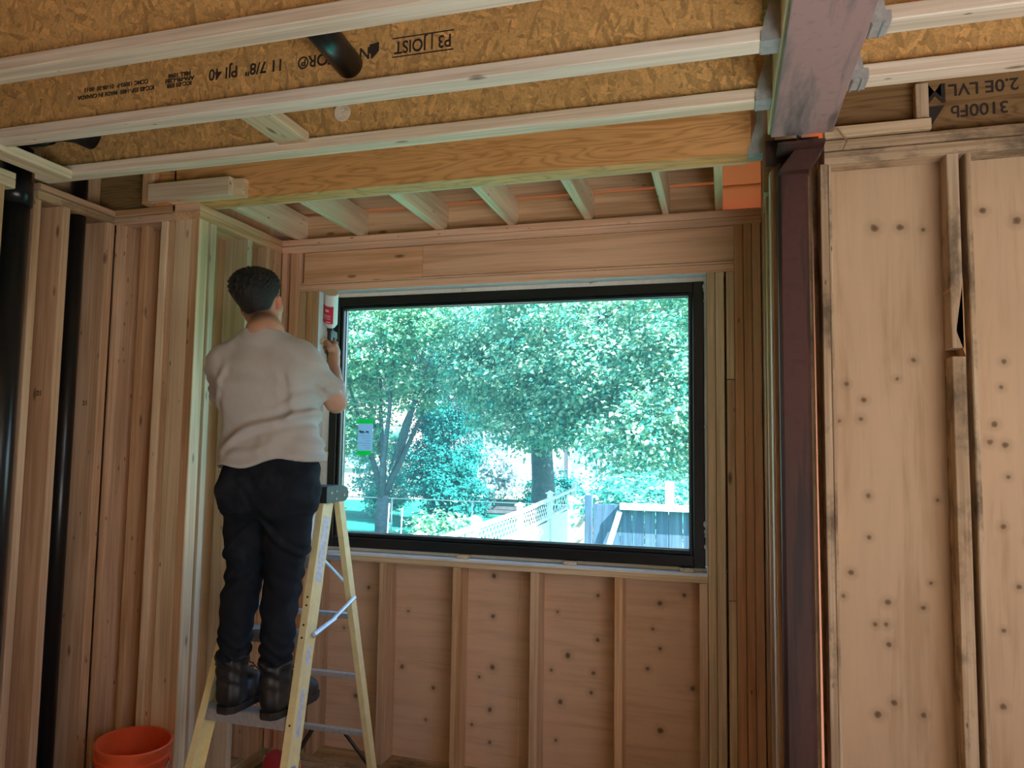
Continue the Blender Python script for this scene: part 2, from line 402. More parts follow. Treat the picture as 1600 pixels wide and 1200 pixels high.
mobj('glazing_gasket', *join_geo([box_geo(GX0, GX0 + .004, 3.632, 3.64, GZ0, GZ1), box_geo(GX1 - .004, GX1, 3.632, 3.64, GZ0, GZ1), box_geo(GX0, GX1, 3.632, 3.64, GZ0, GZ0 + .004), box_geo(GX0, GX1, 3.632, 3.64, GZ1 - .004, GZ1)]), M_galv, win)
mobj('pane', [(GX0, 3.644, GZ0), (GX1, 3.644, GZ0), (GX1, 3.644, GZ1), (GX0, 3.644, GZ1)], [(0, 1, 2, 3)], M_glass, win)
# white membrane lining the rough opening + foam in the gap
mobj('opening_membrane', *join_geo([box_geo(-2.1235, -2.1205, YW - .002, 3.66, 1.123, 2.5205), box_geo(-.0768, -.0742, YW + .001, 3.66, 1.123, 2.5205),
     box_geo(-2.122, -.076, YW + .001, 3.66, 2.5195, 2.5225), box_geo(-2.122, -.076, YW - .003, 3.587, 1.1215, 1.124), box_geo(-2.122, -.076, YW - .003, YW - .0005, 1.112, 1.1215)]), M_wrap, win)
fv = []
for i in range(26):
    t = i / 25
    fv.append(box_geo(-.0865, -.0775, 3.592 + .004 * random.random(), 3.64, 1.15 + t * 1.33, 1.15 + t * 1.33 + .058))
fv += [box_geo(-2.1195, -2.076, 3.602, 3.64, 1.13, 2.515), box_geo(-2.1, -.08, 3.597, 3.64, 2.496, 2.518), box_geo(-2.1, -.08, 3.60, 3.64, 1.1245, 1.14)]
mobj('foam_seal', *join_geo(fv), M_foam, win)
def ico(c, r, sub=1, sq=(1, 1, 1)):
    import bmesh
    bm = bmesh.new(); bmesh.ops.create_icosphere(bm, subdivisions=sub, radius=1)
    V = [(c[0] + v.co.x * r * sq[0], c[1] + v.co.y * r * sq[1], c[2] + v.co.z * r * sq[2]) for v in bm.verts]
    Fc = [tuple(v.index for v in f.verts) for f in bm.faces]; bm.free(); return V, Fc
for z, r in ((2.47, .010), (2.452, .007), (1.345, .012), (1.31, .009), (1.29, .007), (2.40, .006), (1.24, .009), (1.8, .006)):
    mobj('foam_blob', *ico((-.083, 3.588, z), r, 2, (1, .8, 1.4)), M_foam, win, I4, True)
mobj('foam_blob', *ico((-.62, 3.585, 2.508), .008, 2, (2.2, 1, .8)), M_foam, win, I4, True)
mobj('foam_blob', *ico((-1.3, 3.585, 2.506), .007, 2, (2.5, 1, .8)), M_foam, win, I4, True)
for z in (2.235, 1.62): board('shim', -2.128, -2.07, 3.55, 3.60, z, z + .028, 'X', M_lum_w, win)
for x in (-1.3, -.75, -.2): board('shim', x, x + .06, 3.545, 3.60, 1.125, 1.14, 'Y', M_lum_w, win)
# sticker taped to the pane
M_paper = mat_translucent('sticker_paper', (.60, .72, .85), .55); M_tape = mat_translucent('green_tape', (.02, .75, .22), .6)
stk = empty('window_sticker', (-1.90, 3.642, 1.72)); tag(stk, 'white printed sticker held on the window pane by two green tapes', 'sticker')
mobj('paper', *box_geo(-1.921, -1.833, 3.6395, 3.6415, 1.655, 1.805), M_paper, stk)
mobj('tape', *box_geo(-1.925, -1.832, 3.638, 3.6394, 1.803, 1.826), M_tape, stk)
mobj('tape', *box_geo(-1.925, -1.842, 3.638, 3.6394, 1.632, 1.655), M_tape, stk)
pr = []
xx = -1.915
for wdt, h0, h1 in ((.006, .004, .012), (.009, -.001, .013), (.004, -.006, .012), (.008, 0, .010), (.003, -.008, .012), (.010, 0, .003), (.006, .001, .010), (.003, 0, .011), (.007, .001, .009), (.003, -.006, .010)):
    pr.append(box_geo(xx, xx + wdt * .8, 3.6385, 3.6394, 1.752 + h0, 1.752 + h1)); xx += wdt
for i in range(6): pr.append(box_geo(-1.915 + .02 * (i % 3), -1.845, 3.6385, 3.6394, 1.735 - .013 * i, 1.7362 - .013 * i))
mobj('printed_text', *join_geo(pr), M_ink, stk)

# ---- return wall of the bay, left (plane x = -2.366, depth to -2.505)
XR = -2.366
wr = wall('wall_return', 'left return wall of the bay behind the man')
YM = 2.853
board('top_plate', XR - .14, XR, YM, YW, 2.785, ZT, 'Y', M_lum, wr)
board('top_plate', XR - .14, XR, YM + .001, YW, ZP, 2.783, 'Y', M_lum, wr)
for y0, y1, m in ((2.856, 2.923, M_lum_w), (2.940, 2.978, M_lum_w), (3.222, 3.262, M_lum_w), (3.383, 3.421, M_lum), (3.424, 3.462, M_lum), (3.464, 3.526, M_lum)):
    board('stud', XR - .139, XR, y0, y1, .076, ZP, 'Z', m, wr)
board('bottom_plate', XR - .14, XR, YM, YW, 0, .075, 'Y', M_lum_o, wr)
Vp, Fp = box_geo(-.006, .006, YM, YB, 0, 3.15)
mobj('sheathing_panel', Vp, Fp, mat_ply('return_plywood', (.70, .46, .26), (.60, .37, .19), [], 'Z'), wr, Matrix.Translation((XR - .149, 0, 0)))

# ---- short wall facing the camera at the left corner (plane y = 2.853)
wc = wall('wall_corner', 'short stud wall between the left wall and the bay')
board('top_plate', -2.99, XR - .141, YM, YM + .13, 2.785, ZT, 'X', M_lum, wc)
board('top_plate', -2.99, XR - .141, YM + .001, YM + .13, ZP, 2.783, 'X', M_lum, wc)
board('top_plate', XR - .141, XR - .001, YM - .002, YM, 2.785, ZT, 'X', M_lum, wc); 
for x0, x1, y0, y1, m in ((-2.85, -2.812, .0, .13, M_lum), (-2.584, -2.547, .0, .13, M_lum_w), (-2.546, -2.452, .010, .048, M_lum), (-2.450, -2.410, .004, .045, M_lum), (-2.409, -2.3665, -.002, .0025, M_lum)):
    board('stud', x0, x1, YM + y0, YM + y1, .076, ZP, 'Z', m, wc)
for x0, x1 in ((-2.74, -2.70),): board('stud', x0, x1, YM + .045, YM + .13, .076, ZP, 'Z', M_lum, wc)
board('bottom_plate', -2.99, XR - .141, YM, YM + .13, 0, .075, 'X', M_lum_o, wc)
panel('sheathing_panel', -3.0, -2.52, YM + .131, YM + .143, 0, 3.15, M_ply0, wc)

# ---- left wall (plane x = -2.85)
XL = -2.85
wl = wall('wall_left', 'left side wall of bare studs with black pipes between them')
board('top_plate', XL - .14, XL, 2.435, 2.845, 2.785, 2.812, 'Y', M_lum, wl)
board('top_plate', XL - .14, XL - .012, 2.435, 2.848, ZP, 2.783, 'Y', M_lum_o, wl)
board('top_plate', XL - .14, XL, -.5, 2.317, 2.785, 2.812, 'Y', M_lum_w, wl)
board('top_plate', XL - .14, XL, -.5, 2.317, ZP, 2.783, 'Y', M_lum_w, wl)
for y0, y1, m in ((2.235, 2.273, M_lum), (2.435, 2.470, M_lum), (2.552, 2.592, M_lum), (2.80, 2.845, M_lum), (1.85, 1.89, M_lum), (1.45, 1.49, M_lum), (1.0, 1.04, M_lum), (.6, .64, M_lum), (.2, .24, M_lum)):
    board('stud', XL - .139, XL - (.03 if abs(y0 - 2.435) < .01 else 0), y0, y1, .076, ZP, 'Z', m, wl)
board('bottom_plate', XL - .14, XL, -.5, 2.848, 0, .075, 'Y', M_lum_o, wl)
Vp, Fp = box_geo(-.006, .006, -.5, 2.99, 0, 3.15)
mobj('sheathing_panel', Vp, Fp, mat_ply('left_plywood', (.60, .42, .25), (.50, .33, .18), [], 'Z'), wl, Matrix.Translation((XL - .147, 0, 0)))

M_stamp = mat_plain('faded_stamp_ink', (.12, .075, .045), .8)
STAMPS = []
# ---- right wall (plane y = 2.83)
YR = 2.83
wrt = wall('wall_right', 'right hand wall of old studs over knotty plywood')
XE = 1.75
board('top_plate', .362, XE, YR, YR + .09, ZP, 2.79, 'X', M_lum_o, wrt)
board('top_plate', .364, XE, YR + .012, YR + .09, 2.792, 2.838, 'X', M_lum_o, wrt)
board('top_plate', .366, .716, YR + .004, YR + .05, 2.845, 2.886, 'X', M_lum_w, wrt)
board('stud', .346, .372, YR, YR + .09, 0, ZP, 'Z', M_lum_o, wrt)
board('stud', .374, .386, YR + .012, YR + .09, 0, ZP, 'Z', M_lum_o, wrt, .004)
board('stud', .758, .796, YR, YR + .09, 2.06, ZP, 'Z', M_lum_o, wrt)
board('stud', .756, .799, YR, YR + .09, 0, 2.03, 'Z', M_lum_o, wrt)
mobj('stud_split', [(.757, YR + .001, 2.27), (.772, YR, 2.12), (.799, YR, 2.03), (.7985, YR, 2.06), (.7965, YR, 2.30), (.757, YR + .088, 2.27), (.772, YR + .088, 2.12), (.799, YR + .088, 2.03), (.7985, YR + .088, 2.06), (.7965, YR + .088, 2.30)],
     [(0, 1, 2, 3, 4), (9, 8, 7, 6, 5), (0, 5, 6, 1), (1, 6, 7, 2), (2, 7, 8, 3), (3, 8, 9, 4), (4, 9, 5, 0)], M_lum, wrt)
board('stud', .818, .836, YR + .004, YR + .09, 0, ZP, 'Z', M_lum_o, wrt, .004)
for x in (1.18, 1.58): board('stud', x, x + .038, YR, YR + .09, 0, ZP, 'Z', M_lum_o, wrt)
board('block', .672, .714, YR + .02, YR + .06, 2.888, 3.02, 'Z', M_lum_o, wrt)
rk = [(.539, 2.522, 1.3), (.626, 2.518, 1.1), (.701, 2.504, .8), (.433, 1.945, .9), (.491, 1.886, .9), (.603, 1.962, .7), (.658, 2.029, .9), (.479, 1.817, .9), (.436, 1.265, 1), (.498, 1.393, .8), (.499, 1.541, .9), (.721, 1.533, .7), (.693, 1.244, .7), (.553, 1.168, 1), (.667, 1.158, .8), (.512, 1.089, .8), (.547, 1.092, .9), (.554, 1.024, .9), (.566, .826, 1), (.514, .779, 1.1), (.659, .793, .9), (.408, 1.81, .8), (.41, 1.18, .8)]
rk2 = [(.891, 2.561, 1), (.996, 2.516, 1.2), (.94, 2.02, .9), (.93, 1.93, .8), (.905, 1.80, 1), (.89, 1.74, 1), (.935, 1.73, 1), (1.0, 1.4, 1), (.92, 1.45, .9), (.96, 1.25, .9), (.91, 1.1, .8), (1.02, .9, 1), (.9, .85, 1), (.94, 1.62, .8)]
RB, RD = (.62, .44, .285), (.52, .355, .215)
panel('sheathing_panel', .35, .815, YR + .091, YR + .103, 0, 2.84, mat_ply('right_plywood_knotty', RB, RD, rk, 'Z', .0115), wrt)
panel('sheathing_panel', .816, XE, YR + .091, YR + .103, 0, 2.84, mat_ply('right_plywood_clear', RB, RD, rk2, 'Z', .0115), wrt)
# slot beside the column, its sunlit glow added as a pink strip
mobj('slot_glow_strip', *box_geo(.322, .350, 2.938, 2.940, 0, 2.85), M_pinkgap, wrt)
board('filler', .319, .3275, 2.915, 2.936, 0, 2.85, 'Z', M_lum_o, wrt, .001)
mobj('filler', [(.3405, 2.922, 0), (.348, 2.922, 0), (.348, 2.936, 0), (.3405, 2.936, 0), (.3285, 2.922, 2.85), (.348, 2.922, 2.85), (.348, 2.936, 2.85), (.3285, 2.936, 2.85)], [(3, 2, 1, 0), (4, 5, 6, 7), (0, 1, 5, 4), (1, 2, 6, 5), (2, 3, 7, 6), (3, 0, 4, 7)], M_lum_o, wrt)
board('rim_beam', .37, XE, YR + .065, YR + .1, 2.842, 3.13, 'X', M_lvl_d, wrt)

# ---- bay right return: post pack left of the column
wp = wall('wall_post', 'tall post pack between the window wall and the red column')
board('post', .1785, .209, 2.83, 2.92, 0, ZP - .0, 'Z', M_lum, wp)
board('post', .1725, .1775, 2.835, 2.91, 0, ZP - .01, 'Z', M_lum_w, wp)
board('stud', .179, .215, 2.93, 2.98, 0, ZP, 'Z', M_lum, wp)
board('post_extension', .172, .206, 2.97, 3.05, ZT, 3.13, 'Z', M_lum_w, wp)
board('side_board', .205, .222, 3.05, 3.66, ZT, 3.13, 'Y', M_lum, wp)
board('end_post', .1785, .206, 3.555, 3.60, ZT, 3.13, 'Z', M_lum_w, wp)
board('back_board', .155, .30, 2.96, 2.975, 2.70, 3.12, 'Z', M_lum_o, wp)
mobj('sun_glow_sheet', *box_geo(.30, .45, 2.952, 2.955, 2.62, 3.2), M_orange, wp)  # orange sheet added as the glow spot beside the column top
for y in (3.15, 3.38, 3.49): board('stud', .175, .30, y, y + .038, .076, ZP, 'Z', M_lum, wp)
board('top_plate', .175, .31, 2.97, 3.66, ZP, ZT, 'Y', M_lum, wp)
board('bottom_plate', .175, .31, 2.97, 3.66, 0, .075, 'Y', M_lum_o, wp)
board('stud', .300, .322, 2.90, 2.93, 0, 2.73, 'Z', M_lum_o, wp)
panel('sheathing_panel', .2, .3215, 2.94, 2.95, 0, 3.1, M_ply0, wp)
mobj('sheathing_panel', *box_geo(.311, .323, 2.951, 3.67, 0, 3.15), M_ply0, wp)

# ---- ceiling: subfloor deck over the joists
ceil = empty('ceiling'); tag(ceil, 'strand board deck over the joists', kind='structure')
for i in range(5):
    mobj('deck_panel', *box_geo(-3.15 + 1.07 * i, -3.15 + 1.07 * i + 1.066, -4.1, 3.0, 3.126, 3.145), M_osb, ceil)
for i in range(3):
    mobj('deck_panel', *box_geo(2.2 + 1.64 * i, 2.2 + 1.64 * i + 1.636, -.6, 3.0, 3.126, 3.145), M_osb, ceil)
mobj('deck_panel', *box_geo(2.2, 3.5, -4.1, -.604, 3.126, 3.145), M_osb, ceil)
mobj('deck_panel', *box_geo(-2.5, .35, 3.0, 3.67, 3.14, 3.155), M_ply0, ceil)
M_tar = mat_plain('dark_building_board', (.16, .13, .10), .9, 0, .1, .2, 3)
# unseen back of the room: walled in, right rear roof opening added so the sun falls on the floor
for nm, g, lb in (('wall_front', box_geo(-3.1, 7.1, -4.2, -4.1, 0, 3.12), 'dark board wall closing the room behind'), ('wall_side', box_geo(-3.1, -3.0, -4.1, -.5, 0, 3.12), 'dark board side wall at the back of the room'), ('wall_far', box_geo(7.0, 7.1, -4.1, 2.9, 0, 3.12), 'dark board wall at the far right')):
    tag(mobj(nm, *g, M_tar), lb, kind='structure')
panel('sheathing_panel', XE, 7.1, YR + .09, YR + .1, 0, 3.12, M_ply0, wrt)

# ================================================================== CEILING JOISTS, BEAMS
def text(name, body, size, loc, parent, rx=math.pi / 2, ry=0, rz=0, mat=M_ink, align='CENTER', bold=.0, sx=1):
    cu = bpy.data.curves.new(name, 'FONT'); cu.body = body; cu.size = size; cu.align_x = align; cu.align_y = 'CENTER'
    cu.extrude = .0004; cu.offset = bold; cu.materials.append(mat)
    tmp = bpy.data.objects.new('tmp', cu); C.objects.link(tmp)
    me = bpy.data.meshes.new_from_object(tmp.evaluated_get(bpy.context.evaluated_depsgraph_get()))
    bpy.data.objects.remove(tmp); o = bpy.data.objects.new(name, me)
    M = Matrix.Translation(loc) @ Matrix.Rotation(rz, 4, 'Z') @ Matrix.Rotation(rx, 4, 'X') @ Matrix.Rotation(ry, 4, 'Z') @ Matrix.Diagonal((sx, 1, 1, 1))
    o['kind'] = 'stuff'
    return put(o, parent, M)

def i_joist(label, y0, x0, x1, name='i_joist'):
    """64 mm flanges, 302 mm deep, y0 = front lower edge"""
    t = empty(name, ((x0 + x1) / 2, y0 + .035, 2.82)); tag(t, label, 'joist', 'wooden I-joists overhead')
    board('bottom_flange', x0, x1, y0, y0 + .072, 2.82, 2.862, 'X', M_flange, t)
    board('top_flange', x0, x1, y0, y0 + .072, 3.085, 3.125, 'X', M_flange, t)
    board('web', x0, x1, y0 + .0265, y0 + .0455, 2.856, 3.09, 'X', M_osb, t)
    return t
jA = i_joist('nearest I-joist at the top of the photo, black pipe running through it', 1.638, -3.0, .118)
jB = i_joist('I-joist printed with upside-down black lettering on its board web', 2.038, -3.0, .112)
jC = i_joist('third I-joist from the front, with a round plug in its web', 2.402, -2.85, .112)
for y0, l in ((1.235, 'I-joist just out of view before the one with the pipe'),): i_joist(l, y0, -3.0, .118)
i_joist('upper of the two I-joists right of the steel beam', 2.018, .335, 3.2)
i_joist('lower I-joist right of the steel beam, against the rim', 2.328, .335, 3.2)
i_joist('I-joist right of the steel beam, mostly out of view above', 1.6, .335, 3.2)
# lettering on joist B (upside down)
yw = 2.038 + .0262
def inv(body, size, x, z, bold=0, sx=1): return text('printed_text', body, size, (x, yw, z), jB, ry=math.pi, bold=bold, sx=sx)
inv('P3 | JOIST', .058, -.905, 2.968, .001, .80)
mobj('printed_text', *join_geo([box_geo(-1.01, -.80, yw - .0006, yw, 2.934, 2.938), box_geo(-1.01, -.80, yw - .0006, yw, 2.996, 3.0)]), M_ink, jB)
inv('INTERFOR\u00ae', .056, -1.213, 2.965, .001, .92)
mobj('printed_logo', [(-1.09, yw - .0005, 2.99), (-1.056, yw - .0005, 2.995), (-1.056, yw - .0005, 2.965), (-1.075, yw - .0005, 2.945), (-1.092, yw - .0005, 2.965)], [(0, 1, 2, 3, 4)], M_ink, jB)
inv('11 7/8"  PJI 40', .056, -1.555, 2.968, .001, .92)
for i, tx in enumerate(('MILL 1098', 'APA-PR-L281', 'ICC-ES ESR')): inv(tx, .020, -1.825, 2.985 - .0 - .018 * i, .001, 1.1)
for i, tx in enumerate(('CCMC 13093-R  01-08-20  00:13', 'ICC-ES ESR-1405  MADE IN CANADA')): inv(tx, .021, -2.10, 2.978 - .026 * i, .0008, 1.0)
# round plug in joist C web
plug = mobj('knockout', *lathe_geo([(0.034, 0), (.034, .006), (.031, .008)], 24), M_flange, jC, Matrix.Translation((-1.388, 2.402 + .027, 2.958)) @ Matrix.Rotation(math.pi / 2, 4, 'X'))

# LVL beam over the bay opening
lv = empty('veneer_beam', (-1.0, 2.9, 2.82)); tag(lv, 'brown laminated wooden beam over the bay opening, two plies', 'beam')
board('ply', -2.66, .108, YM, 2.899, 2.821, 3.122, 'X', M_lvl, lv, .002)
board('ply', -2.50, .108, 2.900, 2.946, 2.821, 3.122, 'X', M_lvl, lv, .002)
board('bottom_strip', -2.36, .1, 2.948, 2.965, 2.821, 2.90, 'X', M_lum_w, lv, .002)
blk = empty('scab_blocks', (-2.3, 2.82, 2.82)); tag(blk, 'short doubled lumber block nailed to the left end of the brown beam', 'block')
board('block', -2.60, -2.155, YM - .077, YM - .040, 2.822, 2.905, 'X', M_lum_w, blk)
board('block', -2.52, -2.105, YM - .039, YM - .001, 2.822, 2.905, 'X', M_lum_w, blk)
stb = empty('stub_post', (-2.6, 2.81, 2.82)); tag(stb, 'short upright lumber stub left of the doubled block under the joists', 'block')
board('block', -2.665, -2.603, YM - .045, YM - .001, 2.822, 3.1, 'Z', M_lum, stb)
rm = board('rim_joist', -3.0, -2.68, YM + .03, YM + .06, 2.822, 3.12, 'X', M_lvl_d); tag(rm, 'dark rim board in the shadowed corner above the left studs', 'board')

# short joists of the bay roof
names = ['first', 'second', 'third', 'fourth', 'fifth', 'sixth', 'seventh']
for i, (x0, x1) in enumerate(((-2.289, -2.250), (-1.910, -1.873), (-1.449, -1.405), (-1.053, -1.015), (-.657, -.618), (-.277, -.245), (-.031, .004))):
    o = board('bay_joist', x0, x1, 2.966, 3.598, 2.821, 2.965, 'Y', M_lum_w)
    tag(o, f'{names[i]} short joist from the left in the bay roof above the window', 'joist', 'short joists over the bay')

# blocking and loose planks up in the joists
o = board('strap_block', -1.642, -1.512, 2.112, 2.40, 2.846, 2.884, 'Y', M_lum_w); tag(o, 'short flat pale block bridging two I-joists left of the round plug', 'block')
o = board('ceiling_plank', -2.745, -2.645, 2.05, 2.40, 2.80, 2.838, 'Y', M_lum_w)
o.location.z -= .0; tag(o, 'loose plank end across the joists in the upper left corner', 'plank')

# steel beam and column
sb = empty('steel_beam', (.267, 1.0, 2.79)); tag(sb, 'rust-red primed steel beam running overhead to the red column', 'beam')
board('bottom_flange', .166, .367, -.6, 2.645, 2.79, 2.806, 'Y', M_beam, sb, .003)
board('top_flange', .166, .367, -.6, 2.645, 3.095, 3.11, 'Y', M_beam, sb, .003)
board('web', .261, .272, -.6, 2.76, 2.806, 3.095, 'Y', M_beam, sb, .001)
for x0, x1, l in ((.157, .259, 'pale wood packing in the left side of the steel beam'), (.274, .358, 'pale wood packing in the right side of the steel beam')):
    o = board('beam_packing', x0, x1, -.6, 2.66, 2.807, 3.094, 'Y', M_lum_w, None, .003); tag(o, l, 'packing')
cl = empty('steel_column', (.244, 2.80, 0)); tag(cl, 'dark red steel column right of the window wall', 'column')
board('shaft', .194, .297, 2.75, 2.85, .012, 2.735, 'Z', M_post, cl, .012)
board('base_plate', .15, .34, 2.71, 2.829, 0, .012, 'X', M_post, cl)
mobj('connection_plate', *box_geo(.155, .338, 2.785, 2.797, 2.737, 2.835), M_post, cl)
mobj('cap_plate', *box_geo(.192, .345, 2.66, 2.80, 2.765, 2.777), M_post, cl)
gp = [(.195, 2.69), (.297, 2.69), (.345, 2.764), (.25, 2.764)]
mobj('shade_wedge', [(x, 2.71, z) for x, z in gp] + [(x, 2.784, z) for x, z in gp], [(0, 1, 2, 3), (7, 6, 5, 4), (0, 4, 5, 1), (1, 5, 6, 2), (2, 6, 7, 3), (3, 7, 4, 0)], M_post, cl)  # wedge added in the shape of the dark shadow at the column top
for x, z in ((.172, 2.822), (.170, 2.752), (.325, 2.815), (.325, 2.752)):
    mobj('bolt_hole', *lathe_geo([(.006, 0), (.006, .003)], 12), M_ink, cl, Matrix.Translation((x, 2.785, z)) @ Matrix.Rotation(math.pi / 2, 4, 'X'))

# joist hangers
def hanger(label, xa, xb, y0, side, ribs=False, tall=.27):
    """xa..xb = seat along the joist, side = +1 when the joist lies at lower x"""
    t = empty('joist_hanger', ((xa + xb) / 2, y0 + .036, 2.817)); tag(t, label, 'hanger', 'galvanised joist hangers')
    mobj('seat', *box_geo(xa, xb, y0 - .002, y0 + .074, 2.8165, 2.8192), M_galv, t)
    mobj('front_lip', *box_geo(xa, xb, y0 - .004, y0 - .002, 2.8165, 2.845), M_galv, t)
    if ribs:
        for k in (.28, .72): mobj('rib', *tube_geo([(xa + (xb - xa) * k, y0 - .004, 2.815), (xa + (xb - xa) * k, y0 + .074, 2.815)], .0035, 8), M_galv, t)
    xs = xb if side > 0 else xa
    z1, z2, z3 = 2.845, 2.88, 2.82 + tall
    w0 = .052 * side; w1 = .018 * side
    prof = [(xs, z1), (xs - w0 * 0.9, z1), (xs - w0 * .8, z2), (xs - w1 * 1.3, z2 + .06), (xs - w1, z3), (xs, z3)]
    V = [(x, y0 - .0035, z) for x, z in prof] + [(x, y0 - .0015, z) for x, z in prof]; n = len(prof)
    F_ = [tuple(range(n)), tuple(range(2 * n - 1, n - 1, -1))] + [(i, i + n, (i + 1) % n + n, (i + 1) % n) for i in range(n)]
    mobj('side_strap', V, F_, M_galv, t)
    for z in (2.93, 2.96, 3.0): mobj('nail_head', *ico((xs - w1 * .5, y0 - .005, z), .004, 1), M_galv, t)
    return t
hanger('galvanised hanger on the left of the beam, end of the lettered joist', .106, .157, 2.038, 1)
hanger('galvanised hanger on the left of the beam, end of the joist with the plug', .106, .157, 2.402, 1)
hanger('galvanised hanger at the right end of the brown laminated beam', .098, .152, YM, 1)
hanger('galvanised hanger at the end of the nearest joist, by the beam', .108, .157, 1.638, 1)
hanger('ribbed galvanised hanger right of the beam, end of the upper joist', .365, .425, 2.018, -1, True)
hanger('ribbed galvanised hanger right of the beam, end of the lower joist', .365, .425, 2.328, -1, True)

# rim of the right floor: lettering upside down
rimt = [o for o in wrt.children if o.name.startswith('rim_beam')][0]
text('printed_text', '3100Fb', .062, (.885, YR + .0645, 2.925), wrt, ry=math.pi, bold=.001)
text('printed_text', '2.0E LVL', .062, (.90, YR + .0645, 3.005), wrt, ry=math.pi, bold=.001)
text('printed_text', 'M', .10, (.745, YR + .0645, 3.0), wrt, ry=math.pi, bold=.002)
mobj('printed_logo', [(.722, YR + .0643, 2.885), (.735, YR + .0643, 2.885), (.775, YR + .0643, 2.95), (.722, YR + .0643, 2.95)], [(0, 1, 2, 3)], M_ink, wrt)
o = bar('wood_splinter', (.405, 2.80, 2.865), (.432, 2.795, 2.815), .012, .007, M_lum_o); tag(o, 'torn wood splinter sticking out of the right wall top plates', 'splinter')
o2 = bar('tip', (.434, 2.795, 2.814), (.421, 2.792, 2.782), .007, .004, M_lum_o, o)

# faded stamps on the left studs
for tx, x, y, z in (('21', XL - .07, 2.5505, 1.90), ('21', -2.51, YM + .0085, 1.90), ('21', XL - .07, 2.7985, 1.87)):
    par = wc if x > -2.7 else wl
    text('printed_text', tx, .03, (x, y, z), par, mat=M_stamp, bold=.001)
gs = [box_geo(-2.66, -2.60, YM + .1285, YM + .1305, z, z + .004) for z in (2.33, 2.34)]
for k in range(3): gs += [box_geo(-2.655 + .018 * k, -2.645 + .018 * k, YM + .1285, YM + .1305, 2.14 + .01 * j, 2.146 + .01 * j) for j in range(18) if (j * 7 + k * 5) % 4]
gs += [box_geo(-2.66, -2.60, YM + .1285, YM + .1305, 2.115, 2.119)]
o = mobj('grade_stamp', *join_geo(gs), M_stamp, wc); o['kind'] = 'stuff'

# black plumbing
p = empty('drain_pipe', (-1.16, 1.9, 2.94)); tag(p, 'black plastic pipe stub poking down through the nearest joist', 'pipe')
q0, q1 = Vector((-1.130, 1.715, 2.93)), Vector((-1.155, 2.055, 2.925))
tube('pipe_run', [q0, q1], .045, M_abs, p, 24)
q = empty('vent_stack', (-2.93, 2.37, 0)); tag(q, 'thick black vertical pipe at the left edge of the photo', 'pipe')
tube('pipe_run', [(-2.915, 2.375, .0), (-2.915, 2.375, 2.95)], .055, M_abs, q, 24)
tube('pipe_hub', [(-2.915, 2.375, 2.70), (-2.915, 2.375, 2.80)], .062, M_abs, q, 24)
q = empty('waste_pipe', (-2.93, 2.68, 0)); tag(q, 'thinner black vertical pipe between the left wall studs', 'pipe')
tube('pipe_run', [(-2.915, 2.69, .0), (-2.915, 2.69, 3.1)], .036, M_abs, q, 20)
q = empty('pipe_elbow', (-2.5, 2.25, 2.96)); tag(q, 'black pipe elbow lying between the joists in the upper left corner', 'pipe')
tube('pipe_run', [(-2.95, 2.26, 2.94), (-2.72, 2.26, 2.95), (-2.58, 2.27, 2.96), (-2.53, 2.31, 2.96), (-2.515, 2.375, 2.955)], .052, M_abs, q, 20)
tube('pipe_hub', [(-2.72, 2.26, 2.95), (-2.64, 2.262, 2.954)], .06, M_abs, q, 20)

# ================================================================== STEPLADDER
M_fib = mat_plain('yellow_fibreglass', (.84, .74, .40), .45, 0, .4, .08, 25)
M_blackp = mat_plain('black_moulded_plastic', (.03, .033, .036), .45, 0, .5, .2, 30)
M_label = mat_plain('worn_label', (.62, .66, .72), .6, 0, .3, .25, 60)
M_lblue = mat_plain('blue_label', (.25, .38, .62), .6, 0, .3, .4, 90)
lad = empty('step_ladder', (-1.74, 2.72, 0)); tag(lad, 'yellow fibreglass stepladder the man stands on, black top cap', 'ladder')
XC = -1.74
def fr(side, z): return Vector((XC + side * (.170 + (1.42 - z) * .048), 2.70 - (1.45 - z) * .29, z))
def rr(side, z): return Vector((XC + side * (.185 + (1.42 - z) * .022), 2.80 + (1.45 - z) * .27, z))
def channel(name, p, q, side, web, fl, th, mat, parent):
    """C channel: web on the outer side, flanges pointing inwards; depth of the web runs along y"""
    z = (q - p).normalized(); x = Vector((side, 0, 0)); x = (x - z * x.dot(z)).normalized(); y = z.cross(x) if side > 0 else x.cross(z)
    V, Fc = [], []
    for (a0, a1, b0, b1) in ((-th, 0, 0, web), (-fl, -th, 0, th), (-fl, -th, web - th, web)):
        k = len(V)
        for e in (p, q): V += [e + x * a + y * b for a, b in ((a0, b0), (a1, b0), (a1, b1), (a0, b1))]
        Fc += [tuple(k + i for i in f) for f in ((0, 1, 2, 3), (7, 6, 5, 4), (0, 4, 5, 1), (1, 5, 6, 2), (2, 6, 7, 3), (3, 7, 4, 0))]
    return mobj(name, V, Fc, mat, parent)
rails = {}
for s_ in (1, -1):
    rails[s_] = channel('front_rail', fr(s_, .03), fr(s_, 1.47), s_, .078, .030, .004, M_fib, lad)
    channel('rear_rail', rr(s_, .03), rr(s_, 1.46), s_, .040, .026, .003, M_fib, lad)
    for fn, wy in ((fr, .04), (rr, .02)):
        b = fn(s_, .0); mobj('foot', *box_geo(b.x - .03 if s_ > 0 else b.x - .004, b.x + .004 if s_ > 0 else b.x + .03, b.y - .01, b.y + .07, 0, .05), M_blackp, lad)
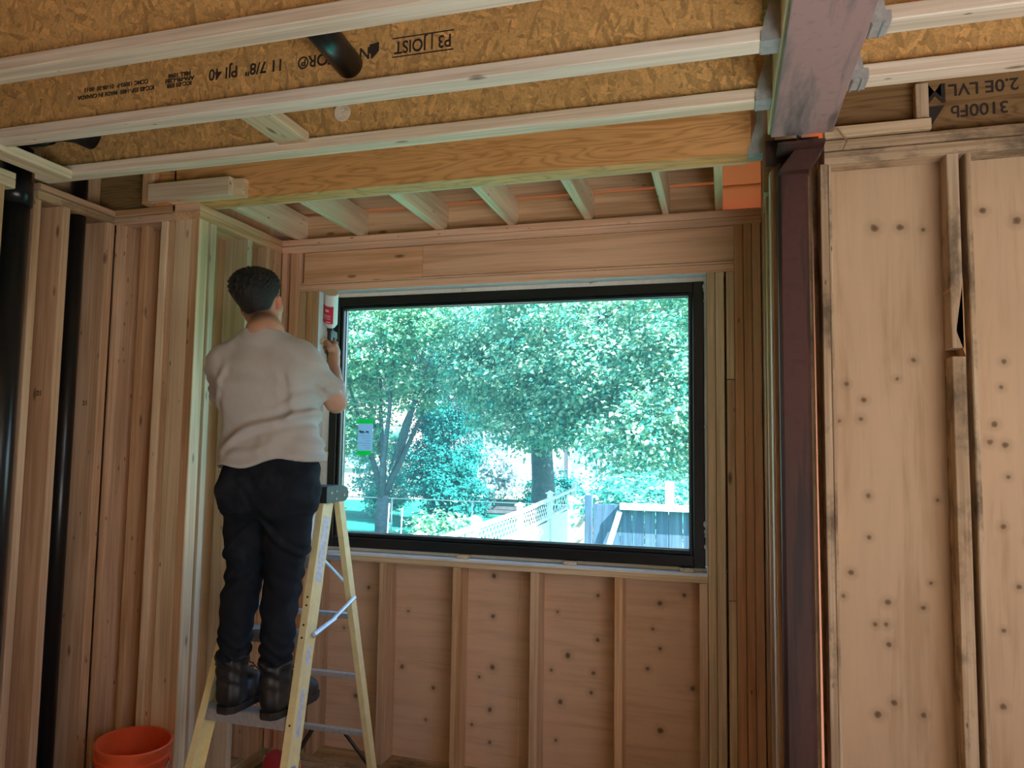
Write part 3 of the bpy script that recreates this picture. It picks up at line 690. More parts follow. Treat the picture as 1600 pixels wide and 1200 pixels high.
for z in (.40, .68, .965, 1.245):
    a, b = fr(-1, z), fr(1, z); y0 = a.y + .004
    g = [box_geo(a.x + .005, b.x - .005, y0, y0 + .078, z - .006, z)]
    g += [box_geo(a.x + .005, b.x - .005, y0 + .004 + .012 * k, y0 + .010 + .012 * k, z, z + .0025) for k in range(6)]
    g += [box_geo(a.x + .005, b.x - .005, y0, y0 + .003, z - .045, z - .006), box_geo(a.x + .005, b.x - .005, y0 + .075, y0 + .078, z - .03, z - .006)]
    mobj('step', *join_geo(g), M_alu, lad)
for z in (.40, .67, .95, 1.21):
    a, b = rr(-1, z), rr(1, z)
    bar('rear_bar', (a.x + .004, a.y + .02, z), (b.x - .004, b.y + .02, z), .03, .021, M_alu, lad)
for z, dz in ((.40, -.17), (1.21, -.13)):
    for s_ in (1, -1):
        a = rr(s_, z + dz); bar('brace', (XC + s_ * (abs(a.x - XC) - .13), rr(s_, z).y + .018, z - .008), (a.x - s_ * .012, a.y + .016, z + dz), .03, .008, M_abs if z < .6 else M_galv, lad)
for z, m in ((.40, M_abs),):
    for s_ in (1, -1):
        a = fr(s_, z - .17); bar('brace', (XC + s_ * (abs(a.x - XC) - .16), fr(s_, z).y + .05, z - .008), (a.x - s_ * .012, a.y + .05, z - .17), .03, .008, m, lad)
for s_ in (1, -1):
    a, b = fr(s_, .955) + Vector((s_ * .006, .05, 0)), rr(s_, 1.035) + Vector((s_ * .006, .02, 0)); mid = (a + b) / 2 + Vector((0, .0, -.014))
    mobj('spreader', *join_geo([tube_geo([a, mid], .0105, 8), tube_geo([mid + Vector((0, -.03, -.003)), b], .009, 8), ico(tuple(mid), .012, 1), ico(tuple(a), .011, 1), ico(tuple(b), .010, 1)]), M_alu, lad, I4, False)
# cap with a rounded rear end
prof = [(2.695, 1.455), (2.695, 1.517), (2.70, 1.522), (2.83, 1.522), (2.862, 1.512), (2.878, 1.49), (2.872, 1.468), (2.85, 1.455)]
V = [(-1.930, y, z) for y, z in prof] + [(-1.555, y, z) for y, z in prof]; n = len(prof)
capo = mobj('top_cap', V, [tuple(range(n)), tuple(range(2 * n - 1, n - 1, -1))] + [(i, i + n, (i + 1) % n + n, (i + 1) % n) for i in range(n)], M_blackp, lad)
for y, z in ((2.735, 1.495), (2.775, 1.50), (2.775, 1.468), (2.84, 1.48)): mobj('rivet', *ico((-1.5545, y, z), .006, 1, (.5, 1, 1)), M_galv, lad)
def rail_label(z0, z1, mat, b0=.016, b1=.062):
    p, q = fr(1, z0), fr(1, z1); o = Vector((.0006, 0, 0)); zz = (q - p).normalized(); x = Vector((1, 0, 0)); x = (x - zz * x.dot(zz)).normalized(); y = zz.cross(x)
    mobj('label', [p + o + y * b0, p + o + y * b1, q + o + y * b1, q + o + y * b0], [(0, 1, 2, 3)], mat, lad)
rail_label(1.16, 1.41, M_label, .014, .064); rail_label(.86, .93, M_label, .028, .056); rail_label(.62, .78, M_label, .024, .054); rail_label(.46, .53, M_lblue, .026, .058)
for z in (1.10, 1.07, 1.0, .955, .66): mobj('rivet', *ico((fr(1, z).x - .014, fr(1, z).y - .0005, z), .005, 1, (1, .4, 1)), M_ink, lad)

# ================================================================== BUCKET, CONE-TIP BOTTLE, FLOOR SCRAPS
M_bucket = mat_plain('orange_bucket_plastic', (.78, .115, .035), .42, 0, .45, .10, 9)
bk = empty('bucket', (-2.475, 2.70, 0)); tag(bk, 'orange plastic bucket on the floor left of the ladder', 'bucket')
prof = [(.0, .002), (.118, .002), (.122, .01), (.137, .30), (.147, .302), (.148, .316), (.139, .32), (.141, .345), (.150, .347), (.151, .361), (.142, .365), (.143, .395), (.154, .398), (.154, .412), (.148, .416), (.144, .412), (.119, .02), (.0, .018)]
BKM = Matrix.Translation((-2.475, 2.70, 0)) @ Matrix.Rotation(.07, 4, 'Y')
smooth_by_angle(mobj('body', *lathe_geo(prof, 40, False), M_bucket, bk, BKM), .5)
hp = [(math.cos(a) * .152, -.02 - .02 * math.sin(a), .335 - .155 * math.sin(a)) for a in np.linspace(0, math.pi, 15)]
tube('handle', [BKM @ Matrix.Rotation(.5, 4, 'Z') @ Vector((x, y - .13 * math.sin(a), z)) for (x, y, z), a in zip(hp, np.linspace(0, math.pi, 15))], .0028, M_galv, bk, 6)
for sx in (-1, 1): mobj('handle_lug', *ico((sx * .15, 0, .335), .016, 1, (.5, 1, 1)), M_bucket, bk, BKM @ Matrix.Rotation(.5, 4, 'Z'))
M_red = mat_plain('dark_red_plastic', (.42, .025, .035), .35, 0, .5)
rb = empty('red_bottle', (-1.98, 3.15, .10)); tag(rb, 'red plastic bottle with a pale nozzle lying under the ladder', 'bottle')
RBM = Matrix.Translation((-2.02, 3.22, .13)) @ Matrix.Rotation(-.25, 4, 'Z') @ Matrix.Rotation(math.radians(102), 4, 'Y')
smooth_by_angle(mobj('body', *lathe_geo([(.0, -.12), (.05, -.12), (.056, -.11), (.056, .04), (.05, .06), (.03, .14), (.026, .15)], 24), M_red, rb, RBM), .5)
mobj('nozzle', *lathe_geo([(.014, .15), (.016, .155), (.012, .175), (.008, .19)], 14), mat_plain('pale_nozzle', (.75, .62, .45), .5), rb, RBM)
for i, (x, y, a, l, wd, h, lb) in enumerate(((-2.25, 3.30, .3, .35, .089, .038, 'scrap of lumber on the floor behind the ladder, angled'), (-2.1, 3.12, -.5, .28, .06, .02, 'thin wood scrap under the ladder beside the red bottle'), (-1.75, 3.36, .1, .30, .07, .03, 'wood offcut on the floor against the bay wall plate'), (-2.32, 3.05, 1.2, .22, .07, .04, 'short dark offcut on the floor between ladder and return wall'))):
    V, Fc = prism(wd, h, l, .002); o = mobj('wood_scrap', V, Fc, M_lum_o, None, Matrix.Translation((x, y, h / 2 + .001)) @ Matrix.Rotation(a, 4, 'Z') @ AX['X'].to_4x4()); tag(o, lb, 'offcut', 'wood offcuts on the floor')

# ================================================================== THE MAN (signed-distance sculpt, meshed with surface nets)
class Field:
    def __init__(s, lo, hi, h):
        s.lo = np.array(lo, float); s.h = h
        n = np.ceil((np.array(hi) - s.lo) / h).astype(int) + 1
        s.ax = [s.lo[i] + h * np.arange(n[i]) for i in range(3)]
        s.F = np.full(n, .2, np.float32)
    def sub(s, lo, hi, pad):
        sl = []
        for i in range(3):
            a = int(max(0, math.floor((lo[i] - pad - s.lo[i]) / s.h))); b = int(min(s.F.shape[i], math.ceil((hi[i] + pad - s.lo[i]) / s.h) + 1)); sl.append(slice(a, max(a, b)))
        sl = tuple(sl); g = np.meshgrid(*[s.ax[i][sl[i]] for i in range(3)], indexing='ij', sparse=True)
        return sl, g
    def add(s, sl, d, k):
        a = s.F[sl]
        if k <= 0: s.F[sl] = np.minimum(a, d); return
        hh = np.clip(.5 + .5 * (d - a) / k, 0, 1)
        s.F[sl] = d * (1 - hh) + a * hh - k * hh * (1 - hh)
    def seg(s, p, q, r1, r2, k=.02):
        p, q = np.array(p, float), np.array(q, float); m = max(r1, r2)
        sl, (X, Y, Z) = s.sub(np.minimum(p, q) - m, np.maximum(p, q) + m, .05 + k)
        v = q - p; L = v @ v + 1e-12
        t = np.clip(((X - p[0]) * v[0] + (Y - p[1]) * v[1] + (Z - p[2]) * v[2]) / L, 0, 1)
        d = np.sqrt((X - p[0] - t * v[0]) ** 2 + (Y - p[1] - t * v[1]) ** 2 + (Z - p[2] - t * v[2]) ** 2) - (r1 + (r2 - r1) * t)
        s.add(sl, d, k)
    def chain(s, pts, rad, k=.02):
        for i in range(len(pts) - 1): s.seg(pts[i], pts[i + 1], rad[i], rad[i + 1], k)
    def ell(s, c, r, axes=None, k=.02, carve=False):
        c = np.array(c, float); r = np.array(r, float); A = np.eye(3) if axes is None else np.array(axes, float)
        m = np.sqrt(((A.T * r) ** 2).sum(1)) if axes is not None else r
        sl, (X, Y, Z) = s.sub(c - m, c + m, .05 + k)
        dx, dy, dz = X - c[0], Y - c[1], Z - c[2]
        u = [A[i, 0] * dx + A[i, 1] * dy + A[i, 2] * dz for i in range(3)]
        k0 = np.sqrt(sum((u[i] / r[i]) ** 2 for i in range(3))); k1 = np.sqrt(sum((u[i] / r[i] ** 2) ** 2 for i in range(3))) + 1e-9
        d = k0 * (k0 - 1) / k1
        if carve: s.F[sl] = np.maximum(s.F[sl], -d)
        else: s.add(sl, d, k)
    def torso(s, secs, k=.02, ex=2.4):
        """secs: (z, cx, cy, a, b, yaw) elliptic sections stacked along z"""
        z = np.array([q[0] for q in secs]); lo = np.array([min(q[1] - q[3] for q in secs), min(q[2] - q[3] for q in secs), z[0]]); hi = np.array([max(q[1] + q[3] for q in secs), max(q[2] + q[3] for q in secs), z[-1]])
        sl, (X, Y, Z) = s.sub(lo, hi, .06)
        it = lambda j: np.interp(Z, z, [q[j] for q in secs])
        cx, cy, a, b, yw = it(1), it(2), it(3), it(4), it(5)
        dx, dy = X - cx, Y - cy; u = dx * np.cos(yw) + dy * np.sin(yw); v = -dx * np.sin(yw) + dy * np.cos(yw)
        rr_ = (np.abs(u / a) ** ex + np.abs(v / b) ** ex) ** (1 / ex)
        d = (rr_ - 1) * np.minimum(a, b)
        d = np.maximum(d, np.maximum(z[0] - Z, Z - z[-1]))
        s.add(sl, d, k)
    def grid(s): return np.meshgrid(*s.ax, indexing='ij', sparse=True)
    def mesh(s):
        F = s.F; ng = F < 0; nx, ny, nz = F.shape
        cs = [ng[i:nx - 1 + i, j:ny - 1 + j, k:nz - 1 + k] for i in (0, 1) for j in (0, 1) for k in (0, 1)]
        act = np.logical_or.reduce(cs) & ~np.logical_and.reduce(cs)
        idx = np.full(act.shape, -1, int); cells = np.argwhere(act); idx[act] = np.arange(len(cells))
        acc = np.zeros((len(cells), 3)); cnt = np.zeros(len(cells)); ci, cj, ck = cells.T
        cor = [(i, j, k) for i in (0, 1) for j in (0, 1) for k in (0, 1)]
        for a in range(8):
            for b in range(a + 1, 8):
                A, B = np.array(cor[a]), np.array(cor[b])
                if abs(A - B).sum() != 1: continue
                fa = F[ci + A[0], cj + A[1], ck + A[2]]; fb = F[ci + B[0], cj + B[1], ck + B[2]]
                m = (fa < 0) != (fb < 0); t = np.where(m, fa / np.where(fa == fb, 1, fa - fb), 0)
                acc += np.where(m[:, None], A + t[:, None] * (B - A), 0); cnt += m
        V = s.lo + s.h * (cells + acc / np.maximum(cnt, 1)[:, None])
        Q = []
        for ax in range(3):
            o = [(ax + 1) % 3, (ax + 2) % 3]
            sl0 = [slice(None)] * 3; sl1 = [slice(None)] * 3; sl0[ax] = slice(0, -1); sl1[ax] = slice(1, None)
            cr = ng[tuple(sl0)] != ng[tuple(sl1)]; e = np.argwhere(cr)
            ok = (e[:, o[0]] > 0) & (e[:, o[1]] > 0) & (e[:, o[0]] < act.shape[o[0]]) & (e[:, o[1]] < act.shape[o[1]]); e = e[ok]
            def at(d0, d1):
                q = e.copy(); q[:, o[0]] += d0; q[:, o[1]] += d1; return idx[q[:, 0], q[:, 1], q[:, 2]]
            q = np.stack([at(-1, -1), at(0, -1), at(0, 0), at(-1, 0)], 1)
            flip = ~ng[e[:, 0], e[:, 1], e[:, 2]]; q[flip] = q[flip][:, ::-1]; Q.append(q)
        Q = np.concatenate(Q); return V, Q[(Q >= 0).all(1)]

def np_mesh(name, V, Q, mat, parent=None, smooth=True):
    me = bpy.data.meshes.new(name); nv, nq = len(V), len(Q); k = Q.shape[1]
    me.vertices.add(nv); me.vertices.foreach_set('co', np.ascontiguousarray(V, np.float32).ravel())
    me.loops.add(nq * k); me.loops.foreach_set('vertex_index', np.ascontiguousarray(Q, np.int32).ravel())
    me.polygons.add(nq); me.polygons.foreach_set('loop_start', np.arange(0, nq * k, k, dtype=np.int32)); me.polygons.foreach_set('loop_total', np.full(nq, k, np.int32))
    me.update(calc_edges=True); me.validate(); me.materials.append(mat)
    if smooth: me.shade_smooth()
    return put(bpy.data.objects.new(name, me), parent)

def sstep(x, a, b):
    t = np.clip((x - a) / (b - a), 0, 1); return t * t * (3 - 2 * t)

# --- joints
SHL, SHR = (-1.955, 2.545, 2.022), (-1.652, 2.63, 2.040)
ELL, ELR = (-2.085, 2.74, 1.872), (-1.577, 2.785, 1.872)
WRL, WRR = (-1.97, 2.93, 1.97), (-1.690, 2.945, 2.050)
NB_, HC = (-1.800, 2.585, 2.14), np.array((-1.868, 2.655, 2.280))
yawh = math.radians(12); pt = math.radians(10)
hf = np.array((-math.sin(yawh) * math.cos(pt), math.cos(yawh) * math.cos(pt), math.sin(pt))); hr = np.array((math.cos(yawh), math.sin(yawh), .13)); hr /= np.linalg.norm(hr)
hf -= hr * (hf @ hr); hf /= np.linalg.norm(hf); hu = np.cross(hr, hf); HA = np.array([hr, hf, hu])
def hd(a, b, c): return HC + hr * a + hf * b + hu * c

man = empty('person', (-1.69, 2.55, .683)); tag(man, 'man in grey t-shirt and black trousers standing on the stepladder, seen from behind', 'person')
# --- skin: head, neck, arms, hidden trunk as one surface
B = Field((-2.22, 2.38, 1.40), (-1.42, 3.10, 2.50), .0055)
B.ell(hd(0, -.012, .025), (.076, .096, .098), HA, .02); B.ell(hd(0, .035, -.035), (.062, .065, .075), HA, .03)
B.seg(hd(0, .045, -.085), hd(0, .075, -.095), .034, .026, .03); B.seg(hd(.03, .02, -.075), hd(.045, -.01, -.045), .03, .03, .02); B.seg(hd(-.03, .02, -.075), hd(-.045, -.01, -.045), .03, .03, .02)
B.ell(hd(0, .085, .03), (.05, .016, .014), HA, .012); B.seg(hd(0, .098, .015), hd(0, .118, -.018), .008, .013, .012)
B.ell(hd(0, .098, -.05), (.024, .012, .010), HA, .008)
for sx in (1, -1):
    B.ell(hd(sx * .080, -.012, -.008), (.008, .020, .032), HA, .006); B.ell(hd(sx * .082, -.016, .012), (.007, .017, .014), HA, .004)
    B.ell(hd(sx * .032, .096, .012), (.014, .012, .009), HA, 0, True)
    B.ell(hd(sx * .035, .06, -.02), (.03, .025, .022), HA, .02)
B.seg(hd(0, -.015, -.055), NB_, .055, .062, .03); B.seg(NB_, (-1.79, 2.60, 2.02), .07, .10, .05)
B.chain([(-1.79, 2.60, 2.02), (-1.74, 2.57, 1.75), (-1.72, 2.56, 1.52)], [.10, .10, .11], .04)
for S, E, W in ((SHL, ELL, WRL), (SHR, ELR, WRR)):
    m = tuple(np.array(E) * .62 + np.array(W) * .38)
    B.seg((-1.79, 2.60, 2.04), S, .07, .06, .03); B.seg(S, E, .056, .043, .02); B.seg(E, m, .044, .041, .015); B.seg(m, W, .041, .029, .015)
Vb, Qb = B.mesh()
# hands at a finer pitch, rooted inside the wrists
def hand(W, palm, knuckle_dir, side_dir, curl_dir, thumb_dir, h=.0024):
    """fist: palm centre, direction wrist->knuckles, across the palm (towards the index), direction fingers curl to"""
    W, c = np.array(W, float), np.array(palm, float); k, sd = [np.array(v, float) / np.linalg.norm(v) for v in (knuckle_dir, side_dir)]
    sd = sd - k * (sd @ k); sd /= np.linalg.norm(sd); cu = np.cross(k, sd); cu *= np.sign(cu @ np.array(curl_dir, float))
    Hn = Field(np.minimum(W, c) - .085, np.maximum(W, c) + .085, h)
    Hn.seg(W - (c - W) * .3, W + (c - W) * .35, .030, .027, .012)
    Hn.ell(c, (.042, .044, .021), [sd, k, cu], .014); Hn.seg(W, c, .026, .026, .014)
    for i, (o, l, r) in enumerate(((.031, 1.0, .0098), (.0105, 1.07, .0102), (-.0105, 1.0, .0098), (-.030, .84, .0085))):
        k0 = c + sd * o + k * (.036 - .004 * (i == 3) - .003 * (i == 0)) - cu * .004
        k1 = k0 + (k * .55 + cu * .83) * .036 * l; k2 = k1 + (-k * .55 + cu * .83) * .024 * l; k3 = k2 + (-k * .95 - cu * .2) * .019 * l
        Hn.ell(k0, (.0115, .0115, .0115), None, .006); Hn.seg(k0, k1, r * 1.08, r, .002); Hn.seg(k1, k2, r, r * .93, .002); Hn.seg(k2, k3, r * .93, r * .84, .002)
    th = np.array(thumb_dir, float); th /= np.linalg.norm(th)
    t0 = c + sd * .028 - k * .022 + cu * .010; t1 = t0 + (sd * .35 + k * .55 + th * .55) * .034; t2 = t1 + (k * .75 + th * .5 - sd * .25) * .030; t3 = t2 + (k * .8 - sd * .5) * .016
    Hn.seg(t0, t1, .0155, .0125, .008); Hn.seg(t1, t2, .012, .0105, .003); Hn.seg(t2, t3, .0105, .0085, .003)
    return Hn.mesh()
PR = (-1.712, 2.992, 2.112)
Vr, Qr = hand(WRR, PR, (-.28, .82, .50), (.1, -.45, .88), (-.95, -.3, 0), (-.7, .1, .3))
PL = (-1.945, 2.985, 1.985)
Vl, Ql = hand(WRL, PL, (.25, .85, .25), (-.1, -.3, .95), (.95, -.2, -.1), (.7, .1, .3))
Qr = Qr + len(Vb); Ql = Ql + len(Vb) + len(Vr)
s = NB('skin')
oc = s.coords((1, 1, 1), False)
d1 = s.n('VectorMath', operation='DISTANCE'); s.l(oc, d1.inputs[0]); d1.inputs[1].default_value = tuple(hd(0, -.03, .05))
nz = s.noise(s.coords((60, 60, 60), False), 1, 3)
gr = s.n('VectorMath', operation='DOT_PRODUCT'); s.l(oc, gr.inputs[0]); gr.inputs[1].default_value = tuple(hu * .80 - hf * .60)
lim = float(hd(0, -.02, -.018) @ (hu * .80 - hf * .60))
stub = s.math('ADD', s.math('MULTIPLY', s.math('SUBTRACT', gr.outputs['Value'], lim), 22), s.math('MULTIPLY', s.math('SUBTRACT', nz, .5), .6))
skin = s.ramp(s.noise(s.coords((14, 14, 14), False), 1, 3), [(.3, (.50, .27, .18)), (.7, (.60, .345, .24))])
ears = None
for sx in (1, -1):
    de = s.n('VectorMath', operation='DISTANCE'); s.l(oc, de.inputs[0]); de.inputs[1].default_value = tuple(hd(sx * .084, -.015, -.005))
    ears = de.outputs['Value'] if ears is None else s.math('MINIMUM', ears, de.outputs['Value'])
skin = s.mix(s.ramp(ears, [(.014, .7), (.04, 0.0)]), skin, (.62, .14, .085))
near = s.ramp(d1.outputs['Value'], [(.13, 1.0), (.19, 0.0)])
skin = s.mix(s.math('MULTIPLY', s.math('MULTIPLY', s.ramp(stub, [(.0, 0.0), (1, .92)]), near), s.ramp(ears, [(.03, 0.0), (.05, 1.0)])), skin, (.022, .018, .016))
s.b.inputs['Subsurface Weight'].default_value = .12; s.b.inputs['Subsurface Radius'].default_value = (.02, .008, .004)
M_skin = s.out(skin, .5, nz, .08, .001, .4)
body = np_mesh('body', np.concatenate([Vb, Vr, Vl]), np.concatenate([Qb, Qr, Ql]), M_skin, man)
for sx in (1, -1):
    mobj('eye', *ico(tuple(hd(sx * .032, .080, .012)), .0115, 2), mat_plain('eye_white', (.8, .8, .78), .2), man, I4, True)
    mobj('iris', *ico(tuple(hd(sx * .032, .0905, .013)), .0035, 1), M_ink, man, I4, True)
    mobj('eyebrow', *tube_geo([hd(sx * .015, .099, .032), hd(sx * .034, .098, .037), hd(sx * .052, .084, .032)], [.003, .004, .002], 6), M_ink, man)
# --- hair
Hf = Field(HC - .19, HC + .19, .0042)
Hf.ell(hd(0, -.018, .034), (.086, .108, .105), HA, .01)
Hf.ell(hd(-.012, .02, .098), (.080, .095, .052), HA, .04); Hf.ell(hd(-.02, -.055, .085), (.074, .060, .062), HA, .04); Hf.ell(hd(-.055, -.02, .075), (.045, .075, .055), HA, .04)
X, Y, Z = Hf.grid()
u = [HA[i, 0] * (X - HC[0]) + HA[i, 1] * (Y - HC[1]) + HA[i, 2] * (Z - HC[2]) for i in range(3)]
cut = -(u[2] * .86 - u[1] * .52 - (.010 + .030 * sstep(np.abs(u[0]), .05, .085)))      # keep what lies above a slanted hairline
cut = np.maximum(cut, (u[1] - .085) * .8)
nzz = .0016 * np.sin(u[0] * 210 + 3 * np.sin(u[1] * 60) + u[2] * 90) * np.sin(u[1] * 150 + u[2] * 170 + 1.3) + .0012 * np.sin(u[0] * 140 - u[2] * 330 + u[1] * 190 + 2 * np.sin(u[0] * 70)) + .0012 * np.sin(u[0] * 400 + u[1] * 310)
top = sstep(u[2], .02, .09)
Hf.F = np.maximum(Hf.F + nzz * (0.3 + 1.3 * top), cut + .006 * np.sin(u[0] * 190) * .3).astype(np.float32)
s = NB('black_hair'); hn = s.noise(s.coords((90, 90, 420), False), 1, 4, .7)
M_hair = s.out(s.ramp(hn, [(.3, (.006, .006, .007)), (.75, (.026, .024, .024))]), .5, hn, .6, .004, .35)
np_mesh('hair', *Hf.mesh(), M_hair, man)
# --- t-shirt
S_ = Field((-2.26, 2.34, 1.52), (-1.42, 2.90, 2.24), .0062)
yw = .22
secs = [(1.555, -1.724, 2.555, .220, .152, .10), (1.64, -1.724, 2.555, .212, .147, .12), (1.72, -1.728, 2.56, .192, .133, .16), (1.82, -1.752, 2.57, .190, .128, yw), (1.93, -1.778, 2.58, .212, .132, yw), (2.02, -1.790, 2.588, .205, .118, yw), (2.08, -1.798, 2.59, .150, .092, yw), (2.135, -1.804, 2.588, .098, .078, yw), (2.165, -1.806, 2.588, .076, .072, yw)]
S_.torso(secs, .03)
for S, E, r in ((SHL, ELL, .8), (SHR, ELR, .80)):
    S, E = np.array(S), np.array(E); e2 = S + (E - S) * r
    S_.seg(np.array((-1.80, 2.588, 2.105)), S + (0, 0, .012), .050, .060, .05)
    S_.seg(S + (0, 0, -.01), e2, .070, .070, .035)
X, Y, Z = S_.grid()
def fold(d, wd, amp, mask=1): return -amp * np.cos(np.clip(d / wd, -1.5, 1.5) * math.pi) * np.exp(-(d / wd) ** 2) * mask
F = S_.F
back = 1
wob = .012 * np.sin(X * 17 + Z * 9)
F = F + fold(Z - (1.668 + .47 * (X + 1.90)) + wob, .042, .015, sstep(X, -1.92, -1.80))
F = F + fold(Z - (1.640 + .26 * (X + 1.88)) - wob, .034, .006, sstep(X, -1.90, -1.80) * (1 - sstep(X, -1.72, -1.6)))
F = F + fold(Z - (1.735 + .70 * (X + 1.80)) + wob, .04, .005, sstep(X, -1.76, -1.62))
F = F + fold(X + 1.605 - .10 * (1.9 - Z) + .9 * (Z - 1.86) ** 2, .036, .009, sstep(Z, 1.72, 1.82) * (1 - sstep(Z, 1.96, 2.05)))
F = F + fold(X + 1.90 + .22 * (1.95 - Z), .034, .006, sstep(Z, 1.75, 1.86) * (1 - sstep(Z, 1.96, 2.04)))
F = F + fold(X + 1.70 - .35 * (1.85 - Z), .05, .003, sstep(Z, 1.72, 1.8) * (1 - sstep(Z, 1.86, 1.95)))
F = F + .0045 * np.sin(X * 34 + Z * 21 + 2 * np.sin(Z * 13)) * np.sin(Z * 26 - X * 15 + 1) + .0014 * np.sin(X * 85 + Z * 60 + 2 * np.sin(X * 30)) * np.sin(Y * 40 + Z * 45)
# sleeve creases
F = F + .004 * np.sin(Z * 120 + X * 60) * sstep(np.abs(X + 1.79), .20, .26)
# cut off: hem (a little lower at the left), sleeve openings, neck opening
hem = (1.628 + .11 * (X + 1.62) + .012 * np.sin(X * 26)) - Z
F = np.maximum(F, hem)
for S, E, r in ((SHL, ELL, .80), (SHR, ELR, .77)):
    S, E = np.array(S), np.array(E); dv = (E - S) / np.linalg.norm(E - S); q = S + (E - S) * r
    al = (X - S[0]) * dv[0] + (Y - S[1]) * dv[1] + (Z - S[2]) * dv[2]
    ra = np.sqrt((X - S[0] - al * dv[0]) ** 2 + (Y - S[1] - al * dv[1]) ** 2 + (Z - S[2] - al * dv[2]) ** 2)
    F = np.maximum(F, np.where((ra < .085) & (al > .08), al - np.linalg.norm(q - S), -1))
    a = S + (E - S) * .72; b = S + (E - S) * 1.1          # hollow the sleeve
    t = np.clip(((X - a[0]) * (b - a)[0] + (Y - a[1]) * (b - a)[1] + (Z - a[2]) * (b - a)[2]) / ((b - a) @ (b - a)), 0, 1)
    dd = np.sqrt((X - a[0] - t * (b - a)[0]) ** 2 + (Y - a[1] - t * (b - a)[1]) ** 2 + (Z - a[2] - t * (b - a)[2]) ** 2) - .057
    F = np.maximum(F, -dd)
F = np.maximum(F, Z - (2.150 + .10 * (2.588 - Y)))
S_.F = F.astype(np.float32)
s = NB('grey_cotton'); nz = s.noise(s.coords((500, 500, 500), False), 1, 2); n2 = s.noise(s.coords((6, 6, 6), False), 1, 3)
col = s.mix(.5, s.ramp(n2, [(.3, (.44, .425, .395)), (.7, (.50, .48, .45))]), s.ramp(nz, [(.3, (.39, .38, .355)), (.7, (.55, .53, .49))]))
s.b.inputs['Sheen Weight'].default_value = .15
M_shirt = s.out(col, .9, nz, .1, .001, .1)
np_mesh('t_shirt', *S_.mesh(), M_shirt, man)
# --- trousers
T = Field((-1.98, 2.36, .82), (-1.42, 2.74, 1.72), .0062)
T.torso([(1.44, -1.722, 2.555, .175, .130, .1), (1.50, -1.722, 2.55, .196, .146, .1), (1.57, -1.722, 2.548, .196, .143, .1), (1.62, -1.722, 2.555, .182, .125, .1), (1.69, -1.722, 2.555, .165, .110, .1)], .02)
HL, HR, KL, KR, AL, AR = (-1.815, 2.55, 1.49), (-1.632, 2.555, 1.49), (-1.828, 2.560, 1.185), (-1.660, 2.572, 1.185), (-1.815, 2.485, .87), (-1.625, 2.485, .87)
for H_, K_, A_ in ((HL, KL, AL), (HR, KR, AR)):
    cf = tuple(np.array(K_) * .62 + np.array(A_) * .38 + np.array((0, -.012, 0)))
    T.seg(H_, tuple(np.array(H_) * .45 + np.array(K_) * .55), .098, .088, .03); T.seg(tuple(np.array(H_) * .45 + np.array(K_) * .55), K_, .086, .072, .02)
    T.seg(K_, cf, .072, .067, .02); T.seg(cf, A_, .067, .058, .02)
for c in ((-1.80, 2.47, 1.50), (-1.645, 2.475, 1.50)): T.ell(c, (.092, .07, .10), None, .04)
X, Y, Z = T.grid()
F = T.F + .0045 * np.sin(Z * 62 + X * 30 + 3 * np.sin(X * 22)) * np.sin(X * 24 + Z * 17 + Y * 20) + .006 * np.sin(Z * 150 + X * 45 + 2 * np.sin(X * 30 + Y * 30)) * (1 - sstep(Z, .90, 1.02))
F = F + .0045 * np.sin(Z * 95 + X * 60 * np.sign(X + 1.73)) * np.exp(-((Z - 1.17) / .07) ** 2) + fold(Z - (1.41 - .9 * np.abs(X + 1.722)), .03, .008)
F = np.maximum(F, np.maximum(.855 - Z, Z - (1.642 + .11 * (X + 1.62)))); T.F = F.astype(np.float32)
s = NB('black_denim'); nz = s.noise(s.coords((260, 260, 260), False), 1, 3); n2 = s.noise(s.coords((9, 9, 5), False), 1, 5, .65)
col = s.mix(s.ramp(n2, [(.5, 0.0), (.75, .5)]), (.011, .014, .020), (.042, .052, .070)); M_jean = s.out(col, .85, nz, .15, .001, .15)
np_mesh('trousers', *T.mesh(), M_jean, man)
Tq = T.F
def surf_y(x, z):
    """first trouser surface met from behind (lowest y)"""
    i = int(round((x - T.lo[0]) / T.h)); k = int(round((z - T.lo[2]) / T.h)); col_ = Tq[i, :, k]; j = int(np.argmax(col_ < 0)); return T.ax[1][j] if (col_ < 0).any() else 2.45
for x0 in (-1.865, -1.705):
    V, Fc = [], []; NN = 8
    for a in range(NN + 1):
        for b in range(NN + 1):
            x = x0 + .125 * a / NN; z = 1.575 - .13 * b / NN - (.02 * (1 - abs(2 * a / NN - 1)) if b == NN else 0)
            V.append((x, surf_y(x, z) - .004, z))
    Fc = [(a * (NN + 1) + b, (a + 1) * (NN + 1) + b, (a + 1) * (NN + 1) + b + 1, a * (NN + 1) + b + 1) for a in range(NN) for b in range(NN)]
    mobj('back_pocket', V, Fc, M_jean, man, I4, True)
